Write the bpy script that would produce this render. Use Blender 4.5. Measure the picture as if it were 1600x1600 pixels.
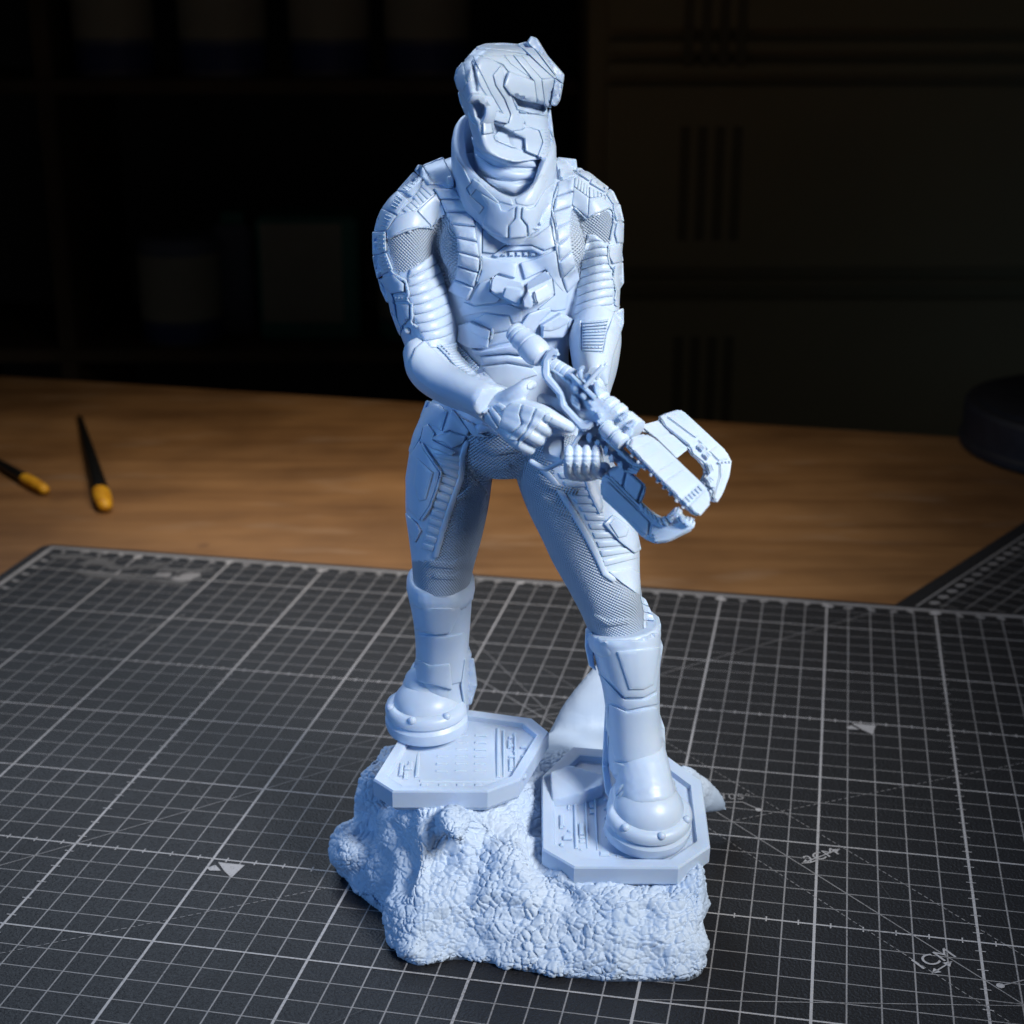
import bpy, bmesh, math, random
from mathutils import Vector, Matrix, noise
from mathutils.bvhtree import BVHTree
from mathutils.geometry import delaunay_2d_cdt

for o in list(bpy.data.objects):
    bpy.data.objects.remove(o)
sc = bpy.context.scene
COL = sc.collection
S = 0.01                      # everything below is laid out in centimetres
FPX, PIT, CZ, Y0 = 2485.89, 0.319295, 28.007, 47.0   # lens and pose recovered from the mat's 1 cm grid
MAT_ROT, MAT_X, MAT_Y = -0.199598, -11.0885, 42.4718

# ------------------------------------------------------------------ camera
cam = bpy.data.cameras.new('camera')
cam.sensor_width = 36.0
cam.lens = FPX / 1600 * 36.0
cam.clip_start, cam.clip_end = 0.01, 20.0
cam.dof.use_dof = True
cam.dof.focus_distance = 0.478
cam.dof.aperture_fstop = 17.0
cam_o = bpy.data.objects.new('camera', cam)
COL.objects.link(cam_o)
cam_o.location = (0, -Y0 * S, CZ * S)
cam_o.rotation_euler = (math.pi / 2 - PIT, 0, 0)
sc.camera = cam_o

# ------------------------------------------------------------------ light: a dark workshop, lamps round the model
w = bpy.data.worlds.new('World'); sc.world = w; w.use_nodes = True
w.node_tree.nodes['Background'].inputs[0].default_value = (0.95, 0.95, 1.0, 1)
w.node_tree.nodes['Background'].inputs[1].default_value = 0.010

def area(name, loc, target, size, power, color, spread=180, size_y=None):
    l = bpy.data.lights.new(name, 'AREA')
    l.energy = power; l.color = color; l.size = size * S
    if size_y:
        l.shape = 'RECTANGLE'; l.size_y = size_y * S
    l.spread = math.radians(spread)
    o = bpy.data.objects.new(name, l); COL.objects.link(o)
    o.location = Vector(loc) * S
    o.rotation_euler = (Vector(target) - Vector(loc)).to_track_quat('-Z', 'Y').to_euler()
    return o
area('key_lamp', (37, -38, 48), (0, -2, 12), 17, 0.50, (1.0, 0.965, 0.92), 48)
area('fill_lamp', (-46, -30, 26), (0, 0, 12), 34, 0.19, (0.22, 0.50, 1.0), 56)
area('rim_lamp', (-26, 56, 60), (-4, -2, 8), 40, 0.48, (0.64, 0.79, 1.0), 70)
area('bench_lamp', (-6, 34, 60), (-6, 36, 0), 14, 0.44, (1.0, 0.86, 0.68), 74)

sc.view_settings.view_transform = 'Standard'
sc.view_settings.look = 'None'
sc.view_settings.exposure = 0.0
sc.view_settings.gamma = 1.0
sc.view_settings.use_curve_mapping = False
sc.render.engine = 'CYCLES'
sc.cycles.use_denoising = True
sc.cycles.max_bounces = 8

# ------------------------------------------------------------------ geometry helpers (cm)
CP, SP = math.cos(PIT), math.sin(PIT)
EYE = Vector((0, -Y0, CZ))

def ray(px, py):
    a = (px - 800) / FPX; b = (800 - py) / FPX
    return Vector((a, CP + b * SP, -SP + b * CP))

def P(px, py, y):                       # the point of the plane Y = y
    r = ray(px, py)
    return EYE + r * ((y + Y0) / r.y)

def G(px, py, z=0.0):                   # the point of the plane Z = z
    r = ray(px, py)
    return EYE + r * ((z - CZ) / r.z)

def dist(p):
    d = p - EYE
    return d.y * CP - d.z * SP

def px2cm(n, p):
    return n * dist(p) / FPX

def proj(p):
    d = p - EYE
    k = d.y * CP - d.z * SP
    return 800 + FPX * d.x / k, 800 - FPX * (d.y * SP + d.z * CP) / k

def crom(p0, p1, p2, p3, t):
    return 0.5 * ((2 * p1) + (p2 - p0) * t + (2 * p0 - 5 * p1 + 4 * p2 - p3) * t * t + (3 * p1 - p0 - 3 * p2 + p3) * t ** 3)

def spline(rows, sub):                  # rows: tuples of floats
    out = []
    n = len(rows)
    for i in range(n - 1):
        a, b, c, d = rows[max(i - 1, 0)], rows[i], rows[i + 1], rows[min(i + 2, n - 1)]
        for k in range(sub):
            t = k / sub
            out.append(tuple(crom(a[j], b[j], c[j], d[j], t) for j in range(len(b))))
    out.append(tuple(rows[-1]))
    return out

def ellipse(n=28, e=2.0):
    pts = []
    for i in range(n):
        a = 2 * math.pi * i / n
        c, s = math.cos(a), math.sin(a)
        pts.append((math.copysign(abs(c) ** (2 / e), c), math.copysign(abs(s) ** (2 / e), s)))
    return pts

def ring_mesh(rings, cap=True, closed=False):
    n = len(rings[0])
    V = [v for r in rings for v in r]
    F = []
    m = len(rings)
    for i in range(m if closed else m - 1):
        i2 = (i + 1) % m
        for j in range(n):
            k = (j + 1) % n
            F.append((i * n + j, i * n + k, i2 * n + k, i2 * n + j))
    if cap and not closed:
        F.append(tuple(reversed(range(n))))
        F.append(tuple((m - 1) * n + j for j in range(n)))
    return V, F

def limb(rows, sub=4, shape=None, mod=None, round_cap=0.0, upright=False):
    """rows of (px, py, half width in px, y, half depth in cm) -> loft; the sections stand square to the axis."""
    sec = spline(rows, sub) if sub > 1 else rows
    shape = shape or ellipse()
    C = [P(s[0], s[1], s[3]) for s in sec]
    rings = []
    for i, s in enumerate(sec):
        t = (C[min(i + 1, len(C) - 1)] - C[max(i - 1, 0)]).normalized()
        if upright: t = Vector((0, 0, -1))
        v = (C[i] - EYE).normalized()
        a = -t.cross(v).normalized()
        b = a.cross(t).normalized()
        if b.dot(v) < 0: b = -b
        wcm = px2cm(s[2], C[i])
        k = mod(i / (len(sec) - 1)) if mod else 1.0
        rings.append([C[i] + a * (u * wcm * k) + b * (q * s[4] * k) for u, q in shape])
    if round_cap:
        def shrink(r, off, f):
            c = sum(r, Vector()) / len(r)
            return [c + (p - c) * f + off for p in r]
        t0 = (C[0] - C[1]).normalized(); t1 = (C[-1] - C[-2]).normalized()
        r0 = px2cm(sec[0][2], C[0]) * round_cap; r1 = px2cm(sec[-1][2], C[-1]) * round_cap
        pre = [shrink(rings[0], t0 * (r0 * math.sin(a)), math.cos(a)) for a in (1.35, 0.95, 0.5)]
        post = [shrink(rings[-1], t1 * (r1 * math.sin(a)), math.cos(a)) for a in (0.5, 0.95, 1.35)]
        rings = pre + rings + post
    return ring_mesh(rings)

def tube(points, radii, n=12, sub=4, flat=1.0, up=None):
    """points are cm vectors; flat squeezes the section along 'up'."""
    rows = [tuple(p) + (r,) for p, r in zip(points, radii)]
    sec = spline(rows, sub) if sub > 1 else rows
    C = [Vector(s[:3]) for s in sec]
    rings = []
    ref = Vector(up) if up else Vector((0.13, 0.3, 0.95))
    for i, s in enumerate(sec):
        t = (C[min(i + 1, len(C) - 1)] - C[max(i - 1, 0)]).normalized()
        a = t.cross(ref).normalized(); b = a.cross(t).normalized()
        rings.append([C[i] + (a * math.cos(2 * math.pi * k / n) + b * (flat * math.sin(2 * math.pi * k / n))) * s[3] for k in range(n)])
    def shrink(r, off, f):
        c = sum(r, Vector()) / len(r)
        return [c + (p - c) * f + off for p in r]
    t0 = (C[0] - C[1]).normalized(); t1 = (C[-1] - C[-2]).normalized()
    pre = [shrink(rings[0], t0 * (sec[0][3] * math.sin(a)), math.cos(a)) for a in (1.35, 0.95, 0.5)]
    post = [shrink(rings[-1], t1 * (sec[-1][3] * math.sin(a)), math.cos(a)) for a in (0.5, 0.95, 1.35)]
    return ring_mesh(pre + rings + post)

def blob(c, r, n=16):
    """ellipsoid, c cm vector, r 3 radii"""
    rings = []
    for i in range(1, n // 2):
        a = math.pi * i / (n // 2)
        rings.append([Vector((c[0] + r[0] * math.sin(a) * math.cos(2 * math.pi * k / n),
                              c[1] + r[1] * math.sin(a) * math.sin(2 * math.pi * k / n),
                              c[2] - r[2] * math.cos(a))) for k in range(n)])
    return ring_mesh(rings)

def join(*ms):
    V, F = [], []
    for v, f in ms:
        o = len(V)
        V += list(v); F += [tuple(i + o for i in q) for q in f]
    return V, F

def remesh(vf, voxel, smooth=6, factor=0.5):
    me = bpy.data.meshes.new('tmp'); me.from_pydata([tuple(v) for v in vf[0]], [], vf[1]); me.update()
    bm = bmesh.new(); bm.from_mesh(me); bmesh.ops.recalc_face_normals(bm, faces=bm.faces); bm.to_mesh(me); bm.free()
    o = bpy.data.objects.new('tmp', me); COL.objects.link(o)
    m = o.modifiers.new('r', 'REMESH'); m.mode = 'VOXEL'; m.voxel_size = voxel
    if smooth:
        s = o.modifiers.new('s', 'SMOOTH'); s.factor = factor; s.iterations = smooth
    dg = bpy.context.evaluated_depsgraph_get(); dg.update()
    ev = o.evaluated_get(dg).to_mesh()
    V = [v.co.copy() for v in ev.vertices]; F = [tuple(p.vertices) for p in ev.polygons]
    bpy.data.objects.remove(o); bpy.data.meshes.remove(me)
    return V, F

def link(name, vf, mat, parent=None, smooth=True, sharp=38, uvs=None, fix=False):
    me = bpy.data.meshes.new(name)
    me.from_pydata([tuple(Vector(v) * S) for v in vf[0]], [], vf[1])
    if fix:
        bm = bmesh.new(); bm.from_mesh(me); bmesh.ops.recalc_face_normals(bm, faces=bm.faces); bm.to_mesh(me); bm.free()
    if smooth:
        me.polygons.foreach_set('use_smooth', [True] * len(me.polygons))
        if sharp: me.set_sharp_from_angle(angle=math.radians(sharp))
    if uvs:
        L = me.uv_layers.new(name='weave')
        for lp in me.loops:
            L.data[lp.index].uv = uvs[lp.vertex_index]
    me.update()
    o = bpy.data.objects.new(name, me); COL.objects.link(o)
    if mat: me.materials.append(mat)
    if parent: o.parent = parent
    return o

def empty(name, parent=None):
    o = bpy.data.objects.new(name, None); COL.objects.link(o); o.empty_display_size = 0.01
    if parent: o.parent = parent
    return o

def tag(o, label=None, cat=None, group=None, kind=None):
    if label: o['label'] = label
    if cat: o['category'] = cat
    if group: o['group'] = group
    if kind: o['kind'] = kind
    return o

def bvh(vf):
    return BVHTree.FromPolygons([Vector(v) for v in vf[0]], vf[1])

# ------------------------------------------------------------------ materials
def mat(name, col, rough=0.5, spec=0.5, **kw):
    m = bpy.data.materials.new(name); m.use_nodes = True
    b = m.node_tree.nodes['Principled BSDF']
    b.inputs['Base Color'].default_value = (*col, 1)
    b.inputs['Roughness'].default_value = rough
    b.inputs['Specular IOR Level'].default_value = spec
    return m

def N(m, t, **kw):
    n = m.node_tree.nodes.new(t)
    for k, v in kw.items(): setattr(n, k, v)
    return n

def L(m, a, b): m.node_tree.links.new(a, b)

RESIN = (0.485, 0.605, 0.78)
def resin(name, weave=False, sss=.3):
    m = mat(name, RESIN, 0.42, 0.45)
    b = m.node_tree.nodes['Principled BSDF']
    b.inputs['Subsurface Weight'].default_value = sss
    b.inputs['Subsurface Radius'].default_value = (0.25, 0.5, 1.0)
    b.inputs['Subsurface Scale'].default_value = 0.0020
    tc = N(m, 'ShaderNodeTexCoord')
    nv = N(m, 'ShaderNodeTexNoise'); nv.inputs['Scale'].default_value = 55; nv.inputs['Detail'].default_value = 5
    L(m, tc.outputs['Object'], nv.inputs['Vector'])
    cv = N(m, 'ShaderNodeValToRGB'); cv.color_ramp.elements[0].position = .3; cv.color_ramp.elements[1].position = .7
    cv.color_ramp.elements[0].color = (RESIN[0] * .90, RESIN[1] * .93, RESIN[2] * .97, 1); cv.color_ramp.elements[1].color = (RESIN[0] * 1.08, RESIN[1] * 1.05, RESIN[2] * 1.02, 1)
    L(m, nv.outputs[0], cv.inputs[0]); L(m, cv.outputs[0], b.inputs['Base Color'])
    if weave:
        mp = N(m, 'ShaderNodeMapping'); L(m, tc.outputs['UV'], mp.inputs[0])
        mp.inputs['Rotation'].default_value = (0, 0, math.radians(0))
        vo = N(m, 'ShaderNodeTexVoronoi'); vo.voronoi_dimensions = '2D'
        vo.inputs['Scale'].default_value = 1.0; vo.inputs['Randomness'].default_value = 0.0
        L(m, mp.outputs[0], vo.inputs['Vector'])
        bp = N(m, 'ShaderNodeBump'); bp.inputs['Strength'].default_value = 1.0; bp.inputs['Distance'].default_value = 0.0012
        bp.invert = True
        L(m, vo.outputs['Distance'], bp.inputs['Height']); L(m, bp.outputs[0], b.inputs['Normal'])
    else:
        no = N(m, 'ShaderNodeTexNoise'); no.inputs['Scale'].default_value = 420; no.inputs['Detail'].default_value = 4
        L(m, tc.outputs['Object'], no.inputs['Vector'])
        bp = N(m, 'ShaderNodeBump'); bp.inputs['Strength'].default_value = 0.12; bp.inputs['Distance'].default_value = 0.0004
        L(m, no.outputs[0], bp.inputs['Height']); L(m, bp.outputs[0], b.inputs['Normal'])
        n2 = N(m, 'ShaderNodeTexNoise'); n2.inputs['Scale'].default_value = 60; n2.inputs['Detail'].default_value = 3
        L(m, tc.outputs['Object'], n2.inputs['Vector'])
        mr = N(m, 'ShaderNodeMapRange'); mr.inputs[3].default_value = 0.28; mr.inputs[4].default_value = 0.44
        L(m, n2.outputs[0], mr.inputs[0]); L(m, mr.outputs[0], b.inputs['Roughness'])
    return m
M_RES = resin('pale_blue_resin'); M_WEAVE = resin('woven_resin', True, 0.12); M_ROCK = resin('rocky_resin', False, 0.0); M_PAD = resin('dimpled_resin')
for n_ in M_ROCK.node_tree.nodes:
    if n_.type == 'MAP_RANGE': n_.inputs[3].default_value = .5; n_.inputs[4].default_value = .65
for n_ in M_PAD.node_tree.nodes:
    if n_.type == 'TEX_NOISE' and n_.inputs['Scale'].default_value > 100: n_.inputs['Scale'].default_value = 900
    if n_.type == 'BUMP': n_.inputs['Strength'].default_value = .35; n_.inputs['Distance'].default_value = .0005

def mat_rubber():
    m = mat('mat_rubber', (0.012, 0.0125, 0.015), 0.5, 0.4)
    b = m.node_tree.nodes['Principled BSDF']
    tc = N(m, 'ShaderNodeTexCoord')
    no = N(m, 'ShaderNodeTexNoise'); no.inputs['Scale'].default_value = 1050; no.inputs['Detail'].default_value = 2.5
    L(m, tc.outputs['Object'], no.inputs['Vector'])
    bp = N(m, 'ShaderNodeBump'); bp.inputs['Strength'].default_value = 0.9; bp.inputs['Distance'].default_value = 0.0006
    L(m, no.outputs[0], bp.inputs['Height']); L(m, bp.outputs[0], b.inputs['Normal'])
    n2 = N(m, 'ShaderNodeTexNoise'); n2.inputs['Scale'].default_value = 14; n2.inputs['Detail'].default_value = 5
    L(m, tc.outputs['Object'], n2.inputs['Vector'])
    mr = N(m, 'ShaderNodeMapRange'); mr.inputs[3].default_value = 0.42; mr.inputs[4].default_value = 0.62
    L(m, n2.outputs[0], mr.inputs[0]); L(m, mr.outputs[0], b.inputs['Roughness'])
    return m
M_MAT = mat_rubber()

def mat_print(name, v):
    m = mat(name, (v, v, v * 1.04), 0.55, 0.4)
    b = m.node_tree.nodes['Principled BSDF']
    tc = N(m, 'ShaderNodeTexCoord')
    no = N(m, 'ShaderNodeTexNoise'); no.inputs['Scale'].default_value = 1100; no.inputs['Detail'].default_value = 3
    L(m, tc.outputs['Object'], no.inputs['Vector'])
    n2 = N(m, 'ShaderNodeTexNoise'); n2.inputs['Scale'].default_value = 30; n2.inputs['Detail'].default_value = 4
    L(m, tc.outputs['Object'], n2.inputs['Vector'])
    mx = N(m, 'ShaderNodeMath', operation='ADD'); L(m, no.outputs[0], mx.inputs[0]); L(m, n2.outputs[0], mx.inputs[1])
    cr = N(m, 'ShaderNodeValToRGB'); cr.color_ramp.elements[0].position = 0.66; cr.color_ramp.elements[1].position = 1.2 / 1.0 if False else 0.98
    cr.color_ramp.elements[0].color = (v * 0.45, v * 0.45, v * 0.48, 1); cr.color_ramp.elements[1].color = (v, v, v * 1.05, 1)
    L(m, mx.outputs[0], cr.inputs[0]); L(m, cr.outputs[0], b.inputs['Base Color'])
    bp = N(m, 'ShaderNodeBump'); bp.inputs['Strength'].default_value = 0.6; bp.inputs['Distance'].default_value = 0.0005
    L(m, no.outputs[0], bp.inputs['Height']); L(m, bp.outputs[0], b.inputs['Normal'])
    return m
M_PRINT = mat_print('grey_print', 0.25); M_BOLD = mat_print('white_print', 0.40); M_FAINT = mat_print('faint_print', 0.10)

def mat_wood():
    m = mat('bench_wood', (0.3, 0.15, 0.06), 0.5, 0.4)
    b = m.node_tree.nodes['Principled BSDF']
    tc = N(m, 'ShaderNodeTexCoord')
    mp = N(m, 'ShaderNodeMapping'); mp.inputs['Scale'].default_value = (1.6, 16, 1); mp.inputs['Rotation'].default_value = (0, 0, 0.12)
    L(m, tc.outputs['Object'], mp.inputs[0])
    no = N(m, 'ShaderNodeTexNoise'); no.inputs['Scale'].default_value = 2.2; no.inputs['Detail'].default_value = 7; no.inputs['Roughness'].default_value = 0.62
    no.inputs['Distortion'].default_value = 0.5
    L(m, mp.outputs[0], no.inputs['Vector'])
    cr = N(m, 'ShaderNodeValToRGB')
    e = cr.color_ramp.elements
    e[0].position = 0.25; e[0].color = (0.165, 0.078, 0.028, 1)
    e[1].position = 0.78; e[1].color = (0.36, 0.195, 0.082, 1)
    k = cr.color_ramp.elements.new(0.5); k.color = (0.27, 0.138, 0.052, 1)
    L(m, no.outputs[0], cr.inputs[0])
    n3 = N(m, 'ShaderNodeTexNoise'); n3.inputs['Scale'].default_value = 9; n3.inputs['Detail'].default_value = 5
    L(m, tc.outputs['Object'], n3.inputs['Vector'])
    c3 = N(m, 'ShaderNodeValToRGB'); c3.color_ramp.elements[0].position = 0.3; c3.color_ramp.elements[0].color = (0.50, 0.47, 0.45, 1)
    c3.color_ramp.elements[1].position = 0.6; c3.color_ramp.elements[1].color = (1, 1, 1, 1)
    L(m, n3.outputs[0], c3.inputs[0])
    mx = N(m, 'ShaderNodeMixRGB'); mx.blend_type = 'MULTIPLY'; mx.inputs[0].default_value = 1.0
    L(m, cr.outputs[0], mx.inputs[1]); L(m, c3.outputs[0], mx.inputs[2])
    # pale scuffs
    mp2 = N(m, 'ShaderNodeMapping'); mp2.inputs['Scale'].default_value = (5, 14, 1); mp2.inputs['Rotation'].default_value = (0, 0, -0.5)
    L(m, tc.outputs['Object'], mp2.inputs[0])
    n4 = N(m, 'ShaderNodeTexNoise'); n4.inputs['Scale'].default_value = 3; n4.inputs['Detail'].default_value = 3
    L(m, mp2.outputs[0], n4.inputs['Vector'])
    c4 = N(m, 'ShaderNodeValToRGB'); c4.color_ramp.elements[0].position = 0.58; c4.color_ramp.elements[1].position = 0.76
    c4.color_ramp.elements[1].color = (0.17, 0.17, 0.17, 1)
    L(m, n4.outputs[0], c4.inputs[0])
    m2 = N(m, 'ShaderNodeMixRGB'); m2.inputs[2].default_value = (0.5, 0.4, 0.3, 1)
    L(m, c4.outputs[0], m2.inputs[0]); L(m, mx.outputs[0], m2.inputs[1]); L(m, m2.outputs[0], b.inputs['Base Color'])
    n5 = N(m, 'ShaderNodeTexNoise'); n5.inputs['Scale'].default_value = 26; n5.inputs['Detail'].default_value = 3
    L(m, tc.outputs['Object'], n5.inputs['Vector'])
    c5_ = N(m, 'ShaderNodeValToRGB'); c5_.color_ramp.elements[0].position = 0.70; c5_.color_ramp.elements[1].position = 0.78
    c5_.color_ramp.elements[1].color = (.7, .7, .7, 1)
    L(m, n5.outputs[0], c5_.inputs[0])
    m3 = N(m, 'ShaderNodeMixRGB'); m3.inputs[2].default_value = (0.06, 0.022, 0.012, 1)
    L(m, c5_.outputs[0], m3.inputs[0]); L(m, m2.outputs[0], m3.inputs[1]); L(m, m3.outputs[0], b.inputs['Base Color'])
    bp = N(m, 'ShaderNodeBump'); bp.inputs['Strength'].default_value = 0.2; bp.inputs['Distance'].default_value = 0.001
    L(m, no.outputs[0], bp.inputs['Height']); L(m, bp.outputs[0], b.inputs['Normal'])
    return m
M_WOOD = mat_wood()

# ------------------------------------------------------------------ bench and cutting mats
def MT(u, v, z=0.0):
    c, s = math.cos(MAT_ROT), math.sin(MAT_ROT)
    return Vector((u * c - v * s + MAT_X, u * s + v * c + MAT_Y - Y0, z))

def slab(name, pts, z0, z1, m, parent=None, bev=0.0, seg=2):
    bm = bmesh.new()
    vs = [bm.verts.new((p[0] * S, p[1] * S, z1 * S)) for p in pts]
    f = bm.faces.new(vs)
    if f.normal.z < 0: f.normal_flip()
    bm.normal_update()
    if f.normal.z < 0: bmesh.ops.reverse_faces(bm, faces=[f])
    r = bmesh.ops.extrude_face_region(bm, geom=[f])
    for v in r['geom']:
        if isinstance(v, bmesh.types.BMVert): v.co.z = z0 * S
    bmesh.ops.recalc_face_normals(bm, faces=bm.faces)
    if bev:
        bmesh.ops.bevel(bm, geom=list(bm.edges), offset=bev * S, segments=seg, affect='EDGES', clamp_overlap=True)
    me = bpy.data.meshes.new(name); bm.to_mesh(me); bm.free()
    me.polygons.foreach_set('use_smooth', [True] * len(me.polygons)); me.set_sharp_from_angle(angle=math.radians(35))
    me.materials.append(m)
    o = bpy.data.objects.new(name, me); COL.objects.link(o)
    if parent: o.parent = parent
    return o

def rounded(u0, v0, u1, v1, r, fn, n=6):
    out = []
    for cu, cv, a0 in ((u1 - r, v1 - r, 0), (u0 + r, v1 - r, 90), (u0 + r, v0 + r, 180), (u1 - r, v0 + r, 270)):
        for k in range(n + 1):
            a = math.radians(a0 + 90 * k / n)
            out.append(fn(cu + r * math.cos(a), cv + r * math.sin(a)))
    return out

class Print:
    def __init__(s): s.V = []; s.F = []; s.n = 0
    def quad(s, pts):
        o = len(s.V); s.V += pts; s.F.append(tuple(range(o, o + len(pts))))
    def line(s, a, b, w, z):
        d = (b - a).normalized(); n = Vector((-d.y, d.x, 0)) * (w / 2)
        zz = Vector((0, 0, z))
        s.quad([a - n + zz, b - n + zz, b + n + zz, a + n + zz])
    def dash(s, a, b, w, z, on=0.16, off=0.10):
        d = (b - a); ln = d.length; d.normalize(); t = 0
        while t < ln:
            s.line(a + d * t, a + d * min(t + on, ln), w, z); t += on + off
    def disc(s, c, r, z, n=8, sx=1.0):
        zz = Vector((0, 0, z))
        s.quad([c + zz + Vector((math.cos(2 * math.pi * k / n) * r * sx, math.sin(2 * math.pi * k / n) * r, 0)) for k in range(n)])

rnd = random.Random(4)
table_y = lambda x: 111.5 - Y0 - (x + 9.23) * 0.2535
bench = slab('tabletop', [(-90, -45), (90, -45), (90, table_y(90)), (-90, table_y(-90))], -4.3, -0.3, M_WOOD, None, 0.3)
tag(bench, 'worn brown wooden workbench top behind the cutting mat', 'workbench', kind='structure')

U0, V0, U1, V1 = -20.7, -17.0, 37.0, 33.5
mat_o = slab('cutting_mat', rounded(U0, V0, U1, V1, 0.7, lambda u, v: MT(u, v)), -0.28, 0.0, M_MAT, None, 0.06)
tag(mat_o, 'large black cutting mat with white centimetre grid, lying under the blue figurine', 'cutting mat')
pr, pb, pf = Print(), Print(), Print()
for u in range(-20, 37):
    bold = u % 5 == 0
    (pb if bold else pr).line(MT(u, -15), MT(u, 32.55), 0.088 if bold else 0.048, 0.010 if bold else 0.004)
for v in range(-15, 33):
    bold = v % 5 == 0
    (pb if bold else pr).line(MT(-20, v), MT(36, v), 0.070 if bold else 0.042, 0.012 if bold else 0.006)
pr.line(MT(-20.15, 33.0), MT(36.5, 33.0), 0.34, 0.003)
pr.line(MT(-20.0, -16), MT(-20.0, 33.1), 0.30, 0.0035)
pb.line(MT(-20, 0), MT(22.5, 42.5) if False else MT(22.2, 32.2), 0.045, 0.014) if False else None
pr.line(MT(-18, -8), MT(22.3, 32.3), 0.036, 0.014)           # 45 degree guide
pr.line(MT(10, 18), MT(33, -5), 0.040, 0.014)                # the other diagonal
pr.dash(MT(8, 22.8), MT(33, -2.2), 0.032, 0.014)
pr.dash(MT(12, 14.6), MT(31, -4.4), 0.032, 0.014)
pr.line(MT(15, 0), MT(34, 3.3), 0.034, 0.015)
pr.dash(G(0, 1490), G(520, 1386), 0.030, 0.013)
pr.dash(G(1150, 1282), G(1600, 1192), 0.034, 0.013)
pr.dash(G(60, 1050), G(290, 960), 0.05, 0.013, 0.3, 0.08)
pr.line(G(440, 1195), G(640, 1140), 0.030, 0.013)
pr.line(MT(4.2, 22.4), MT(12, 15.1), 0.05, 0.013); pr.line(MT(7, 17), MT(11.5, 19.6), 0.05, 0.016)
pr.line(MT(3.2, 27), MT(9, 18.6), 0.03, 0.016)
for v in (20, 5):
    for k in range(-20, 36):
        pb.line(MT(k + 0.5, v - 0.14), MT(k + 0.5, v + 0.14), 0.045, 0.0175)
for k in range(-15, 32):
    for u in (25, -5):
        pb.line(MT(u - 0.16, k + 0.5), MT(u + 0.16, k + 0.5), 0.04, 0.0175)
# scale figures along the far edge are too blurred to read: worn blots of print
for u in range(-19, 36):
    b = u % 5 == 0
    for q in range(3 if b else 2):
        (pb if b else pr).disc(MT(u + rnd.uniform(-.16, .16), 32.55 + rnd.uniform(-.12, .16)), (0.2 if b else 0.17) * rnd.uniform(.7, 1), 0.016 + q * 0.002)
for v in range(0, 32):
    pr.disc(MT(-19.4, v), 0.16, 0.016); pr.disc(MT(-19.6, v + 0.1), 0.13, 0.018)
# maker's block in the corner: illegible smears of print
def smear(x0, y0, x1, y1, n, r, p):
    for i in range(n):
        t = (i + .5) / n
        q = G(x0 + (x1 - x0) * t + rnd.uniform(-4, 4), y0 + (y1 - y0) * t + rnd.uniform(-4, 4))
        p.disc(q, r * rnd.uniform(.6, 1.1), 0.02 + i * 0.0006, sx=1.5)
smear(85, 868, 135, 874, 6, 0.3, pf); smear(130, 878, 200, 886, 9, 0.36, pf)
smear(215, 884, 330, 892, 9, 0.30, pf); smear(250, 899, 260, 900, 2, 0.34, pr); smear(285, 902, 300, 903, 2, 0.34, pr)
for k in range(4): pf.line(G(110 + k * 8, 892 + k * 3), G(290, 910 + k * 1.2), 0.16, 0.028 + k * 0.002)
# knife scratches
for k in range(46):
    u, v, an, ln = rnd.uniform(-18, 30), rnd.uniform(-4, 30), rnd.uniform(0, 3.14), rnd.uniform(.5, 3.5)
    pf.line(MT(u, v), MT(u + ln * math.cos(an), v + ln * math.sin(an)), 0.012, 0.030 + k * .0004)
# the two small arrow flags
def flag(u, v, p):
    z = Vector((0, 0, 0.02))
    p.quad([MT(u, v) + z, MT(u + .95, v) + z, MT(u + .8, v - .85) + z, MT(u + .42, v - .5) + z])
    p.quad([MT(u - .22, v - .42) + z, MT(u - .02, v - .18) + z, MT(u + .3, v - .5) + z, MT(u - .08, v - .56) + z])
flag(0.25, 4.8, pb); flag(21.15, 19.85, pb)
def arrow(a, b, p, head=0.14):
    z = 0.02
    p.line(a, b, 0.05, z)
    d = (b - a).normalized(); n = Vector((-d.y, d.x, 0))
    for e, s in ((a, 1), (b, -1)):
        p.quad([e + Vector((0, 0, z)), e + d * (s * head * 2) + n * head + Vector((0, 0, z)), e + d * (s * head * 2) - n * head + Vector((0, 0, z))])
arrow(G(1253, 1350), G(1312, 1327), pb); arrow(G(1456, 1522), G(1487, 1503), pb)
pr.line(G(1133, 1254), G(1160, 1254), 0.06, 0.02); pr.line(G(1160, 1254), G(1185, 1265), 0.06, 0.021)
pb.disc(G(1185, 1266), 0.12, 0.022); pb.disc(G(1563, 1541), 0.13, 0.02); pr.line(G(1563, 1541), G(1600, 1532), 0.05, 0.018)
link('thin_grid_print', (pr.V, pr.F), M_PRINT, mat_o, smooth=False)
link('bold_grid_print', (pb.V, pb.F), M_BOLD, mat_o, smooth=False)
tag(link('worn_print', (pf.V, pf.F), M_FAINT, mat_o, smooth=False), kind='stuff')
def lettering(txt, p, size, ang, m, parent):
    c = bpy.data.curves.new('lettering', 'FONT'); c.body = txt; c.size = size * S; c.align_x = 'CENTER'; c.align_y = 'CENTER'
    c.materials.append(m); c.offset = 0.0
    o = bpy.data.objects.new('lettering', c); COL.objects.link(o)
    dg = bpy.context.evaluated_depsgraph_get(); me = bpy.data.meshes.new_from_object(o.evaluated_get(dg)); bpy.data.objects.remove(o)
    o = bpy.data.objects.new('lettering', me); COL.objects.link(o)
    o.location = (p.x * S, p.y * S, 0.024 * S); o.rotation_euler = (0, 0, ang); o.parent = parent
    return o
lettering('1CM', G(1458, 1500), 0.78, 0.50, M_BOLD, mat_o)
lettering('2CM', G(1283, 1338), 0.66, 0.50, M_BOLD, mat_o)
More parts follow.
